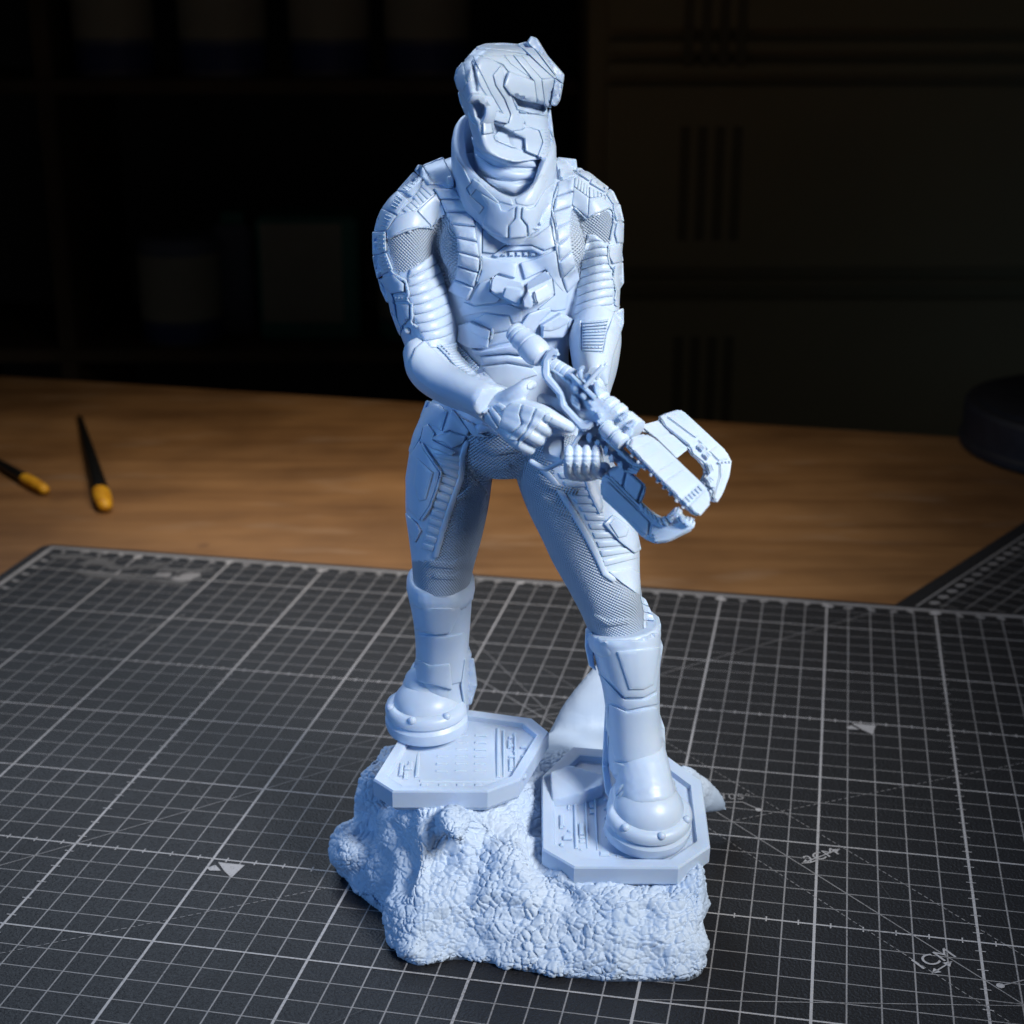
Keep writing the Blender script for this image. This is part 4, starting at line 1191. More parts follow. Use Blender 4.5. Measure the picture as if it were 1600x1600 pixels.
# deltoid yokes
sl = empty('sleeve', FIG)
def ap(name, pts, lift, f=s6, **kw): return plate(name, f(pts), lift, kw.pop('par', sl), [BODY], **kw)
ap('yoke', [(885, 455), (960, 600), (990, 690), (900, 740), (830, 850), (820, 810), (672, 650)], .13)
ap('yoke', [(660, 655), (815, 830), (700, 830), (540, 860), (400, 930), (322, 980), (330, 870), (440, 720), (560, 660)], .13)
strip('yoke_cord', s6([(985, 700), (905, 740), (840, 850), (700, 835), (560, 870), (400, 935), (330, 985)]), 3, .20, sl, rc=0)
bands('shoulder_rib', s6([(640, 520), (560, 580), (500, 640)]), s6([(720, 590), (650, 640), (560, 680)]), 3, .07, sl, pillow=2.5)
bands('shoulder_rib', s6([(740, 340), (690, 420), (620, 500)]), s6([(870, 440), (800, 510), (690, 600)]), 4, .09, sl, pillow=3)
for x, y in ((545, 845), (925, 665), (575, 880)): stud(*s6([(x, y)])[0], 4, sl)
BLK = [[(625, 212), (730, 290), (610, 490), (510, 430), (440, 420), (520, 330)], [(445, 425), (560, 530), (450, 700), (340, 640), (270, 620), (350, 520)],
       [(265, 625), (430, 705), (330, 870), (260, 880), (180, 880), (215, 740)], [(162, 892), (312, 888), (318, 1105), (245, 1140), (164, 1150)],
       [(162, 1165), (320, 1130), (395, 1320), (300, 1360), (215, 1420), (185, 1290)]]
for pts in BLK:
    o = plate('arm_block', s6(pts), .26, sl, [BODY])
for pts, n in ((((600, 260), (690, 300), (560, 450), (500, 410)), 3), (((440, 460), (520, 520), (440, 640), (370, 610)), 3), (((320, 680), (400, 710), (320, 850), (262, 840)), 3), (((240, 900), (302, 900), (305, 1095), (245, 1100)), 3), (((255, 1155), (310, 1150), (372, 1310), (300, 1335)), 3)):
    a, b, c, d = s6(pts)
    bands('block_rib', [a, d], [b, c], 4, .34, sl, gap=.4, rc=.4)
BLK2 = [[(404, 112), (440, 115), (520, 180), (505, 215), (410, 150)], [(525, 195), (560, 195), (655, 265), (630, 305), (510, 232)], [(660, 275), (690, 295), (735, 390), (690, 395), (640, 320)],
        [(690, 395), (742, 395), (774, 530), (715, 525), (695, 460)], [(718, 540), (772, 540), (768, 700), (720, 695), (702, 620)]]
for pts in BLK2: plate('arm_block', s7(pts), .2, sl, [BODY])
for pts in (((430, 135), (500, 180), (496, 196), (424, 150)), ((560, 215), (630, 268), (622, 284), (552, 232))):
    a, b, c, d = s7(pts); bands('block_rib', [a, d], [b, c], 2, .28, sl, gap=.4, rc=.3)
ap('yoke', [(380, 260), (498, 345), (490, 492), (372, 400)], .11, f=s7)
ap('yoke', [(505, 350), (600, 338), (680, 400), (660, 430), (560, 460), (495, 500)], .11, f=s7)
strip('yoke_cord', s7([(375, 410), (485, 515), (560, 460), (660, 425), (690, 450), (690, 560), (665, 690)]), 2.6, .16, sl, rc=0)
bands('shoulder_rib', s7([(395, 185), (430, 200), (470, 230), (500, 260)]), s7([(385, 255), (440, 300), (490, 335), (500, 345)]), 5, .07, sl, pillow=2)
bands('shoulder_rib', s7([(505, 255), (560, 290), (640, 330)]), s7([(505, 345), (570, 335), (660, 380)]), 5, .07, sl, pillow=2)
# ribbed upper sleeves
bands('sleeve_rib', [(640, 420), (636, 446), (640, 470), (647, 500), (658, 528), (672, 543)], [(676, 396), (690, 425), (700, 458), (706, 490), (709, 515), (706, 536)], 9, .12, sl, pillow=6, gap=.02, sag=.06)
bands('sleeve_rib', s7([(490, 630), (470, 720), (445, 830), (440, 930), (410, 1050), (405, 1150), (380, 1260)]), s7([(560, 640), (640, 710), (650, 800), (660, 880), (690, 960), (700, 1080), (690, 1180)]), 9, .12, sl, pillow=6, gap=.02, sag=-.06)
# elbow guards
ap('elbow_guard', [(230, 1430), (400, 1375), (520, 1480), (515, 1570), (375, 1590), (300, 1530)], .3, f=s6)
ap('elbow_guard', [(112, 345), (150, 400), (190, 430), (205, 480), (160, 480), (128, 410)], .28, f=c2)
strip('elbow_cord', c2([(160, 275), (195, 320), (268, 362), (285, 430), (278, 470), (302, 490), (305, 560), (300, 600), (345, 630)]), 5, .24, sl, rc=0)
ap('elbow_guard', [(165, 440), (205, 490), (215, 560), (245, 620), (238, 672), (222, 640), (185, 540)], .26, f=c2)
ap('elbow_guard', [(220, 492), (290, 492), (292, 570), (262, 600), (250, 640), (225, 570)], .2, f=c2)
ap('elbow_guard', [(196, 438), (282, 438), (284, 474), (210, 476)], .12, f=c2)
for k in range(4): stud(*c2([(222 + k * 17, 456)])[0], 2.6, sl, lift=.9)
stud(*c2([(286, 640)])[0], 5.6, sl, lift=.6)
ap('elbow_guard', [(660, 720), (745, 700), (768, 840), (690, 860), (655, 800)], .2, f=s7)
ap('elbow_guard', [(700, 880), (766, 850), (772, 1010), (720, 1090), (690, 990)], .2, f=s7)
stud(*s7([(755, 1120)])[0], 5, sl, lift=.5)
strip('elbow_cord', s7([(660, 700), (650, 800), (665, 880), (700, 905), (690, 980), (715, 1090), (700, 1180), (740, 1200)]), 3.2, .18, sl, rc=0)

# ---- bracers (forearm shells)
BRA = [(652, 548, 17, -1.4, .9), (660, 562, 26, -1.6, 1.15), (676, 584, 33, -2.1, 1.25), (704, 602, 32, -2.8, 1.2), (738, 617, 30, -3.6, 1.1), (766, 631, 30, -4.2, 1.05), (781, 639, 31, -4.5, 1.05)]
bra = limb(BRA, 5, ellipse(32, 2.2)); bra = remesh(bra, .06, 3)
bra_o = link('bracer', bra, M_RES, FIG, sharp=None); BRAB = bvh(bra)
def bp_(name, pts, lift, **kw): return plate(name, s8(pts), lift, bra_o, [BRAB], **kw)
bp_('shell', [(440, 760), (500, 610), (600, 525), (740, 590), (850, 700), (1000, 850), (1140, 930), (1290, 880), (1420, 1020), (1545, 1060), (1550, 1110), (1400, 1240), (1250, 1370), (1100, 1330), (920, 1250), (680, 1100), (520, 980), (445, 860)], .14, edge=4, sink=.12)
bands('forearm_rib', s8([(720, 560), (850, 690), (950, 810), (1090, 905)]), s8([(960, 545), (1060, 640), (1150, 740), (1230, 830)]), 12, .14, bra_o, [BRAB, BODY], pillow=2.2, gap=.06, sag=.12)
strip('seam', s8([(670, 780), (690, 870), (745, 975)]), 1.4, .16, bra_o, [BRAB], rc=0) if False else None
strip('shell_rim', s8([(1555, 1080), (1480, 1180), (1380, 1260), (1245, 1365)]), 5, .22, bra_o, [BRAB], rc=0, pillow=2.5)
BRB = [(932, 506, 34, -.7, 1.3), (930, 530, 41, -1.0, 1.4), (930, 552, 38, -1.3, 1.35), (930, 576, 31, -1.9, 1.2), (930, 600, 24, -2.5, 1.0), (930, 614, 20, -2.9, .9)]
brb = remesh(limb(BRB, 5, ellipse(32, 2.3)), .06, 3)
brb_o = link('bracer', brb, M_RES, FIG, sharp=None); BRBB = bvh(brb)
plate('shell', s7([(350, 1350), (440, 1300), (440, 1540), (610, 1560), (640, 1400), (705, 1230), (770, 1210), (770, 1330), (730, 1460), (690, 1580), (650, 1800), (560, 1860), (430, 1840), (370, 1640), (350, 1480)]), .12, brb_o, [BRBB], sink=.1, edge=3)
bands('forearm_rib', s7([(452, 1310), (449, 1420), (446, 1545)]), s7([(655, 1290), (630, 1420), (606, 1550)]), 10, .12, brb_o, [BRBB], pillow=2.0, gap=.08, grow=0, rc=.8)

# ---- belly pouches and the chest box
M_ = M_RES
def solid(name, poly, ys, back, parent, bev=.05, seg=2, m=None):
    """a solid with its face outline in the picture at depths ys, and 'back' cm of body behind it (vector or distance along the line of sight)"""
    if not isinstance(ys, (list, tuple)): ys = [ys] * len(poly)
    fr = [P(p[0], p[1], y) for p, y in zip(poly, ys)]
    if not isinstance(back, Vector):
        c = sum(fr, Vector()) / len(fr); back = (c - EYE).normalized() * back
    bm = bmesh.new()
    a = [bm.verts.new(p * S) for p in fr]; b = [bm.verts.new((p + back) * S) for p in fr]
    n = len(a)
    bm.faces.new(a); bm.faces.new(b[::-1])
    for i in range(n): bm.faces.new((a[i], b[i], b[(i + 1) % n], a[(i + 1) % n]))
    bmesh.ops.recalc_face_normals(bm, faces=bm.faces)
    if bev: bmesh.ops.bevel(bm, geom=list(bm.edges), offset=bev * S, segments=seg, affect='EDGES', clamp_overlap=True)
    bmesh.ops.triangulate(bm, faces=[f for f in bm.faces if len(f.verts) > 4])
    me = bpy.data.meshes.new(name); bm.to_mesh(me); bm.free()
    me.polygons.foreach_set('use_smooth', [True] * len(me.polygons)); me.set_sharp_from_angle(angle=math.radians(32))
    me.materials.append(m or M_RES)
    o = bpy.data.objects.new(name, me); COL.objects.link(o); o.parent = parent
    return o
ch('pouch', [(570, 612), (640, 588), (752, 642), (736, 738), (640, 742), (560, 705)], .34, f=c2)
ch('pouch_flap', [(640, 590), (752, 642), (744, 690), (640, 650), (600, 612)], .42, f=c2)
ch('pouch', [(760, 622), (772, 640), (762, 690), (744, 700), (752, 640)], .3, f=c2)
ch('pouch', [(922, 612), (968, 542), (1080, 506), (1092, 530), (1022, 600), (1004, 664), (960, 650)], .3, f=c2)
ch('pouch', [(1034, 606), (1142, 538), (1222, 576), (1212, 622), (1150, 682), (1036, 684)], .75, f=c2, edge=3)
ch('pouch_flap', [(1036, 640), (1040, 608), (1140, 542), (1216, 578), (1130, 630), (1080, 645)], .82, f=c2, edge=3)
box_o = empty('chest_box', FIG)
yb = -2.95
solid('box_body', c2([(770, 322), (935, 372), (948, 398), (925, 508), (880, 500), (806, 462), (746, 420), (750, 345)]), [yb + .5, yb + .35, yb - .35, yb - .6, yb - .45, yb - .3, yb + .2, yb + .4], .9, box_o, .07)
solid('box_body', c2([(962, 400), (950, 380), (1072, 296), (1098, 350), (1116, 442), (1010, 500), (965, 470)]), [yb - .35, yb + .35, yb + .5, yb + .1, yb + .1, yb - .5, yb - .6], .9, box_o, .07)
solid('box_face', c2([(832, 384), (938, 402), (928, 500), (884, 492), (812, 456)]), [yb - .45, yb - .5, yb - .75, yb - .65, yb - .4], .3, box_o, .06)
solid('box_face', c2([(992, 424), (1082, 372), (1108, 440), (1012, 492)]), [yb - .5, yb - .2, yb - .15, yb - .65], .3, box_o, .06)
solid('box_face', c2([(934, 470), (966, 414), (996, 498), (974, 520), (938, 508)]), yb - .92, .5, box_o, .03)

# ---- trousers: ladder strips, side plates, hip plates
tr = empty('trouser_armour', FIG)
def tp(name, pts, lift, f=c4, **kw): return plate(name, f(pts), lift, tr, [BODY], **kw)
bands('ladder_rung', c4([(330, 300), (395, 400), (372, 480), (345, 560), (325, 640), (300, 740), (270, 830)]), c4([(490, 320), (478, 420), (452, 500), (415, 590), (395, 660), (365, 750), (330, 850)]), 12, .06, tr, gap=.36, rc=1.5, pillow=3)
strip('seam_rail', c4([(520, 235), (495, 330), (488, 440), (430, 600), (390, 720), (345, 880)]), 9, .08, tr, rc=0, pillow=4)
tp('thigh_plate', [(262, 240), (290, 292), (372, 412), (356, 482), (312, 600), (262, 672), (192, 600), (188, 440), (205, 330)], .16)
tp('thigh_plate', [(252, 330), (340, 412), (300, 560), (262, 570), (232, 480)], .24)
tp('knee_plate', [(186, 632), (246, 684), (270, 730), (240, 792), (204, 740)], .2)
strip('plate_rim', c4([(270, 244), (300, 296), (380, 412), (362, 486), (318, 604), (268, 680)]), 4, .2, tr, rc=0)
tp('hip_plate', [(388, 195), (440, 68), (468, 98), (532, 186), (520, 210), (430, 182)], .2)
tp('hip_plate', [(340, 215), (380, 205), (430, 190), (515, 215), (500, 250), (440, 280), (400, 250), (330, 232)], .16)
tp('hip_plate', [(285, 160), (310, 150), (345, 200), (335, 235), (460, 300), (440, 320), (330, 280), (270, 235)], .16)
tp('hip_fold', [(300, 20), (372, 40), (420, 80), (385, 190), (320, 150), (260, 190), (270, 100)], .12, pillow=14)
tp('hip_fold', [(235, 190), (290, 60), (310, 40), (292, 130), (270, 220), (215, 320), (205, 290)], .12, pillow=8)
for x, y in ((432, 168), (508, 196), (402, 216)): stud(*c4([(x, y)])[0], 3.2, tr)
tp('groin_plate', [(560, 160), (600, 140), (700, 190), (690, 215), (640, 190), (580, 205)], .22, pillow=5)
tp('groin_plate', [(480, 105), (560, 150), (600, 200), (640, 220), (560, 215), (535, 190)], .18)
bands('ladder_rung', c4([(1010, 405), (1090, 540), (1160, 640), (1205, 740), (1250, 850), (1270, 930)]), c4([(1160, 400), (1200, 520), (1270, 640), (1330, 740), (1390, 830), (1460, 880)]), 11, .06, tr, gap=.34, rc=1.5, pillow=3)
strip('seam_rail', c4([(925, 385), (1000, 470), (1100, 630), (1180, 770), (1230, 870), (1270, 960), (1330, 1000)]), 10, .08, tr, rc=0, pillow=4.5)
tp('thigh_plate', [(1262, 690), (1312, 640), (1400, 700), (1452, 762), (1466, 830), (1432, 850), (1352, 790)], .26)
tp('thigh_plate', [(1290, 690), (1318, 662), (1400, 720), (1385, 760), (1340, 768)], .34)
tp('thigh_plate', [(1150, 430), (1230, 430), (1262, 600), (1240, 640), (1190, 540)], .16)
tp('knee_plate', [(1290, 950), (1420, 930), (1458, 960), (1460, 1080), (1430, 1060), (1360, 1010)], .12)
bands('knee_rib', c4([(1462, 1080), (1480, 1160), (1480, 1260)]), c4([(1490, 1100), (1530, 1190), (1560, 1260)]), 4, .1, tr, pillow=2.5)

def fold(pts, w, lift, limb_i): return strip('cloth_fold', pts, w, lift, tr, rc=0, pillow=w * .5, m=M_WEAVE, weave=limb_i, sink=.05)
fold([(742, 690), (775, 706), (812, 700)], 12, .09, 0); fold([(735, 722), (770, 732), (800, 728)], 10, .07, 0)
fold([(838, 742), (862, 760), (905, 770)], 11, .09, 2); fold([(846, 776), (872, 796), (905, 806)], 10, .06, 2)
fold([(744, 752), (728, 772), (712, 780)], 10, .08, 1); fold([(734, 868), (705, 884), (668, 880)], 10, .08, 1)
fold([(735, 886), (710, 902), (676, 900)], 9, .08, 1); fold([(924, 962), (950, 974), (985, 970)], 10, .09, 2)

# ---- boot shafts
def bt(name, pts, lift, par, tree, **kw): return plate(name, c5(pts), lift, par, tree, **kw)
TA, TB = [SHAFT_A], [SHAFT_B]
bt('shin_guard', [(988, 392), (1090, 352), (1250, 345), (1268, 400), (1240, 585), (1190, 612), (1108, 612), (1010, 500)], .2, bootB, TB, edge=2.5)
bt('shin_panel', [(1076, 420), (1255, 400), (1228, 560), (1190, 580), (1128, 580)], .27, bootB, TB)
bt('side_flap', [(948, 325), (975, 318), (980, 470), (990, 500), (962, 480), (945, 400)], .22, bootB, TB)
bt('shin_strap', [(1000, 510), (1108, 622), (1200, 622), (1245, 592), (1248, 640), (1120, 665), (1040, 620), (1020, 560)], .12, bootB, TB)
bt('shaft_panel', [(1045, 640), (1120, 675), (1245, 655), (1275, 740), (1280, 880), (1190, 900), (1070, 870), (1040, 760)], .14, bootB, TB)
bt('ankle_guard', [(1030, 650), (1042, 640), (1040, 900), (1068, 1060), (1030, 1010), (1016, 900)], .18, bootB, TB)
bt('ankle_band', [(1062, 880), (1190, 912), (1285, 890), (1300, 940), (1200, 935), (1110, 960), (1065, 930)], .2, bootB, TB)
bt('shin_guard', [(200, 150), (300, 205), (420, 195), (425, 250), (380, 345), (320, 350), (240, 330)], .30, bootA, TA, edge=2.5)
bt('side_flap', [(440, 120), (474, 90), (478, 200), (445, 240), (430, 200)], .24, bootA, TA)
bt('shaft_panel', [(248, 350), (360, 360), (440, 345), (470, 430), (460, 540), (380, 560), (300, 540), (240, 460)], .16, bootA, TA)
bt('ankle_band', [(240, 450), (300, 478), (380, 470), (390, 580), (320, 560), (215, 540)], .24, bootA, TA)
bt('ankle_guard', [(440, 450), (480, 450), (494, 560), (470, 640), (440, 650), (425, 560)], .26, bootA, TA)

link('cuff_rim', remesh(limb([(972, 974, 55, -1.68, 1.7), (973, 982, 58, -1.7, 1.78), (975, 992, 58, -1.72, 1.78), (976, 1000, 55, -1.73, 1.7)], 2, ellipse(28, 2.4)), .06, 2), M_RES, bootB, sharp=None)
link('cuff_rim', remesh(limb([(688, 900, 48, -.1, 1.55), (688, 907, 53, -.1, 1.68), (689, 916, 53, -.07, 1.68), (689, 924, 48, -.05, 1.55)], 2, ellipse(28, 2.4)), .06, 2), M_RES, bootA, sharp=None)

# ------------------------------------------------------------------ gloves
def q2(u, v, y): p = c2([(u, v)])[0]; return P(p[0], p[1], y)
def cr(n): return n * .275 / 51.0            # crop px -> cm at the hands
def finger(pts, rad): return tube([q2(*p) for p in pts], [cr(r) for r in rad], 12, 3)
handA = join(
    finger([(770, 1075, -4.6), (850, 1085, -5.0), (960, 1095, -5.4), (1045, 1112, -5.65), (1120, 1150, -5.75), (1200, 1192, -5.7)], [70, 62, 52, 44, 37, 30]),
    finger([(770, 1085, -4.6), (860, 1120, -5.1), (960, 1150, -5.5), (1030, 1180, -5.75), (1068, 1208, -5.6), (1050, 1222, -5.1)], [70, 60, 50, 40, 36, 30]),
    finger([(765, 1095, -4.6), (840, 1150, -5.1), (920, 1200, -5.5), (985, 1235, -5.75), (1022, 1262, -5.6), (1000, 1275, -5.1)], [68, 58, 50, 40, 36, 30]),
    finger([(760, 1110, -4.6), (820, 1170, -5.05), (880, 1240, -5.4), (930, 1290, -5.6), (972, 1314, -5.5), (955, 1325, -5.1)], [62, 54, 46, 37, 32, 27]),
    finger([(790, 1060, -4.6), (860, 1030, -5.0), (920, 985, -5.15), (955, 952, -5.1), (985, 948, -4.9)], [60, 54, 44, 34, 26]))
handA = remesh(handA, .035, 4)
gA = link('glove', handA, M_RES, FIG, sharp=None); HA = [bvh(handA)]
def ga(name, pts, lift, **kw): return plate(name, c2(pts), lift, gA, HA, grid=4, **kw)
ga('knuckle_plate', [(822, 1090), (870, 1052), (925, 1058), (910, 1120), (925, 1170), (868, 1225), (800, 1190)], .09)
ga('knuckle_plate', [(936, 1060), (1002, 1078), (978, 1148), (950, 1205), (900, 1268), (850, 1262), (880, 1225), (935, 1172), (920, 1120)], .09)
ga('knuckle_plate', [(1014, 1082), (1062, 1104), (1024, 1172), (985, 1220), (930, 1278), (906, 1300), (912, 1272), (960, 1208), (988, 1150)], .09)
ga('finger_band', [(1062, 1120), (1090, 1108), (1100, 1130), (1078, 1165), (1052, 1155)], .06)
ga('finger_band', [(1098, 1128), (1150, 1150), (1190, 1172), (1170, 1215), (1125, 1190), (1085, 1168)], .05)
ga('thumb_band', [(958, 950), (985, 928), (1000, 950), (985, 975), (962, 975)], .06)
for a in ([(740, 1090), (760, 1075), (812, 1140), (800, 1190)], [(700, 1110), (732, 1095), (795, 1195), (780, 1205)], [(775, 1065), (800, 1050), (840, 1075), (815, 1100)]):
    ga('cuff_fold', a, .08, pillow=3)
handB = join(*[finger([(x + 30, 1455, -5.3), (x + 6, 1438, -5.95), (x, 1400, -6.25), (x, 1350, -6.3), (x + 2, 1312, -6.15)], [32, 28, 24, 23, 20]) for x in (1192, 1243, 1294, 1348)],
             finger([(1210, 1450, -5.2), (1300, 1450, -5.2), (1390, 1430, -5.2)], [40, 46, 40]),
             finger([(1310, 1270, -4.1), (1330, 1380, -4.6), (1330, 1440, -5.2)], [60, 58, 46]))
handB = remesh(handB, .024, 2)
gB = link('glove', handB, M_RES, FIG, sharp=None); HB = [bvh(handB)]
for x in (1192, 1243, 1294, 1348):
    plate('finger_band', c2([(x - 16, 1388), (x, 1398), (x + 16, 1388), (x + 13, 1418), (x - 13, 1418)]), .04, gB, HB, grid=3, rc=.8)

# ------------------------------------------------------------------ the clawed gun
gun = empty('claw_gun', FIG)
def gy(u, v, o=0.0): return -3.6 - 4.4 * ((u - 230) + (v - 150)) / 2020 + o
def gs(name, pts, o=0.0, back=.5, bev=.035, par=None, seg=2):
    return solid(name, c3(pts), [gy(u, v, o) for u, v in pts], back, par or gun, bev, seg)
def q3(u, v, o=0.0): p = c3([(u, v)])[0]; return P(p[0], p[1], gy(u, v, o))
def rod(name, pts, r, o=0.0, n=12, sub=1, par=None):
    rr = r if isinstance(r, (list, tuple)) else [r] * len(pts)
    return link(name, tube([q3(u, v, o) for u, v in pts], [cr(x) for x in rr], n, sub), M_RES, par or gun, sharp=40)
def drum(name, a, b, prof, o=0.0, n=28):
    """a turned piece on the line a-b; prof = (t, radius in crop px)"""
    A, B = q3(*a, o), q3(*b, o)
    d = (B - A); t_ = d.normalized(); e = t_.cross(Vector((0, 0, 1))).normalized(); f = e.cross(t_)
    rings = [[A + d * t + (e * math.cos(2 * math.pi * k / n) + f * math.sin(2 * math.pi * k / n)) * cr(r) for k in range(n)] for t, r in prof]
    return link(name, ring_mesh(rings), M_RES, gun, sharp=30, fix=True)
# stock
drum('stock', (222, 128), (395, 292), [(0, 30), (.0, 44), (.03, 52), (.08, 54), (.10, 47), (.12, 47), (.14, 57), (.2, 58), (.22, 50), (.24, 50), (.26, 62), (.32, 63), (.38, 60), (.42, 62),
      (.5, 66), (.52, 60), (.545, 60), (.56, 71), (.62, 73), (.78, 73), (.9, 66), (.97, 55), (1, 40)])
drum('neck_tube', (395, 292), (575, 400), [(0, 40), (.3, 38), (.33, 30), (.36, 36), (.46, 37), (.49, 31), (.52, 37), (.62, 37), (.65, 31), (.68, 37), (.78, 37), (.81, 31), (.84, 38), (1, 38)], .15)
# bracket frame round the receiver
gs('bracket', [(462, 226), (492, 250), (486, 288), (456, 284), (434, 306), (434, 384), (490, 452), (518, 500), (525, 548), (612, 640), (640, 652), (672, 634), (695, 662), (650, 706), (606, 704), (500, 590), (484, 566), (478, 506), (396, 416), (382, 372), (388, 300), (410, 254), (436, 230)], -.3, .38, .09, seg=3)
gs('receiver_plate', [(430, 350), (560, 420), (640, 520), (720, 640), (690, 670), (640, 665), (515, 545), (500, 480), (420, 390)], .12, .45)
gs('receiver_rim', [(432, 352), (450, 348), (560, 425), (548, 442)], -.1, .3)
gs('grip_strut', [(358, 508), (385, 486), (490, 520), (512, 560), (505, 600), (468, 578), (440, 555), (400, 552), (362, 545)], .05, .4)
# receiver body
gs('receiver', [(530, 372), (552, 362), (720, 505), (850, 610), (915, 690), (900, 740), (850, 760), (720, 660), (560, 480)], -.05, .8, .08)
gs('top_rail', [(530, 376), (556, 370), (706, 512), (684, 534)], -.4, .35)
for u, v in ((582, 470), (626, 506), (668, 546)): gs('rail_block', [(u - 26, v - 4), (u - 4, v - 30), (u + 26, v - 2), (u + 4, v + 28)], -.35, .4)
gs('side_vent', [(556, 486), (600, 520), (612, 590), (590, 584), (552, 544)], -.15, .3)
for k in range(3): gs('vent_slat', [(560, 500 + k * 22), (598, 528 + k * 22), (598, 536 + k * 22), (560, 508 + k * 22)], -.22, .1, .015)
gs('receiver_core', [(405, 300), (470, 290), (620, 400), (760, 520), (925, 665), (905, 770), (820, 745), (640, 665), (520, 545), (425, 390)], .32, .9, .1)
# levers and rods on top
rod('rod', [(632, 452), (728, 338)], 12, -.5); rod('rod', [(700, 405), (752, 326)], 9, -.3)
for pts in ([(586, 372), (598, 340), (632, 324), (640, 340), (618, 360), (628, 420), (608, 424)], [(625, 395), (640, 370), (660, 372), (672, 392), (660, 430), (640, 430)], [(676, 432), (690, 416), (712, 430), (708, 470), (716, 505), (700, 520), (684, 480)]):
    gs('lever', pts, -.35, .4, .04)
# barrel and its fittings
drum('barrel', (640, 470), (930, 700), [(0, 50), (.1, 56), (.3, 60), (.33, 52), (.38, 52), (.41, 61), (.5, 62), (.52, 56), (.56, 56), (.58, 62), (.66, 61), (.69, 52), (.74, 52), (.77, 58), (1, 56)], .30)
gs('barrel_clamp', [(672, 600), (700, 570), (742, 604), (736, 640), (716, 690), (690, 660)], -.35, .6, .08)
gs('clamp_inset', [(696, 604), (706, 590), (730, 606), (726, 632), (708, 636)], -.5, .3, .03)
for u, v in ((864, 608), (908, 652)): gs('tooth', [(u - 22, v + 6), (u - 2, v - 20), (u + 22, v), (u + 4, v + 24), (u - 34, v + 36), (u - 50, v + 22)], -.25, .4, .03)
for u, v in ((840, 640), (886, 684)): gs('tooth', [(u - 14, v + 2), (u, v - 14), (u + 16, v), (u + 2, v + 18)], -.55, .4, .03)
for a, b in (((740, 672), (798, 722)), ((800, 728), (856, 776))):
    drum('feed_drum', a, b, [(0, 28), (.02, 38), (.14, 42), (.17, 35), (.24, 35), (.27, 44), (.75, 44), (.95, 39), (1, 26)], -.30)
for u, v in ((656, 742), (702, 782), (750, 818)): gs('cooling_fin', [(u - 16, v - 26), (u + 6, v - 34), (u + 22, v - 24), (u + 20, v + 6), (u + 8, v + 36), (u - 12, v + 26), (u - 14, v)], -.1, .3, .05)
rod('strut', [(612, 712), (540, 830)], 11, 0)
gs('under_body', [(690, 700), (740, 700), (880, 830), (960, 900), (930, 945), (860, 930), (780, 860), (720, 790)], .25, .8, .08)
gs('under_rail', [(720, 735), (745, 720), (905, 880), (985, 900), (990, 925), (900, 898)], -.15, .3, .03)
for u, v in ((790, 858), (842, 898)): gs('rail_lug', [(u - 22, v - 24), (u + 8, v - 20), (u + 16, v + 18), (u - 6, v + 34), (u - 26, v + 14)], -.2, .4, .05)
gs('lower_drum', [(840, 880), (900, 900), (958, 925), (940, 950), (880, 945), (835, 925)], .0, .7, .1)
# rear grip inside the glove
gs('grip', [(390, 800), (440, 720), (515, 720), (512, 880), (480, 905), (400, 860)], .35, .6, .06)
gs('grip_inlay', [(418, 800), (448, 745), (500, 745), (500, 870), (425, 840)], .22, .2, .04)
rod('trigger_guard', [(330, 880), (372, 905), (410, 918), (452, 902), (510, 875)], [16, 16, 14, 13, 12], .0, 10, 3)
# ---- prongs
BK = Vector((-.05, .45, -.13))
def pz(u, v, o): return gy(u, v, o) + .0042 * ((u - v) - 180) - .0009 * (u + v - 1900)
def prong(name, pts, o, bk=BK, bev=.06): return solid(name, c3(pts), [pz(u, v, o) for u, v in pts], bk, gun, bev, 2)
pc = prong('prong', [(870, 785), (892, 742), (980, 718), (1040, 750), (1290, 990), (1340, 1040), (1354, 1114), (1286, 1194), (1240, 1168), (1165, 1090), (1000, 920)], -.5)
def gp(par, pts, o, th=.12, bev=.03, z=None): return solid('prong_panel', c3(pts), [(z or pz)(u, v, o) for u, v in pts], Vector((-.03, th, -.05)), par, bev, 2)
def lerp(a, b, t): return (a[0] + (b[0] - a[0]) * t, a[1] + (b[1] - a[1]) * t)
Lp = [(905, 808), (1000, 912), (1170, 1082)]; Rp = [(1022, 752), (1130, 852), (1285, 996)]
cuts = [0, .2, .47, .66, .98]
for t0, t1 in zip(cuts, cuts[1:]):
    a, b, c, d = poly_at(Lp, t0 + .013), poly_at(Rp, t0 + .013), poly_at(Rp, t1 - .013), poly_at(Lp, t1 - .013)
    gp(pc, [a, b, c, d], -.62)
gp(pc, [(890, 795), (902, 752), (978, 730), (1012, 744), (900, 800)], -.58)
gp(pc, [(1226, 1128), (1316, 1036), (1332, 1050), (1344, 1110), (1286, 1182), (1246, 1158)], -.58)
for k in range(6):
    a = lerp((1186, 1096), (1292, 1004), k / 6 + .02); b = lerp((1186, 1096), (1292, 1004), (k + 1) / 6 - .03)
    gp(pc, [a, b, (b[0] + 24, b[1] + 26), (a[0] + 24, a[1] + 26)], -.60, .1, .015)
for k in range(9):
    u, v = lerp((900, 838), (1190, 1130), k / 8)
    tq = [(u - 14, v - 4), (u + 10, v - 10), (u + 16, v + 14), (u - 8, v + 18)]
    solid('prong_tooth', c3(tq), [pz(a_, b_, -.36) for a_, b_ in tq], .3, pc, .03)
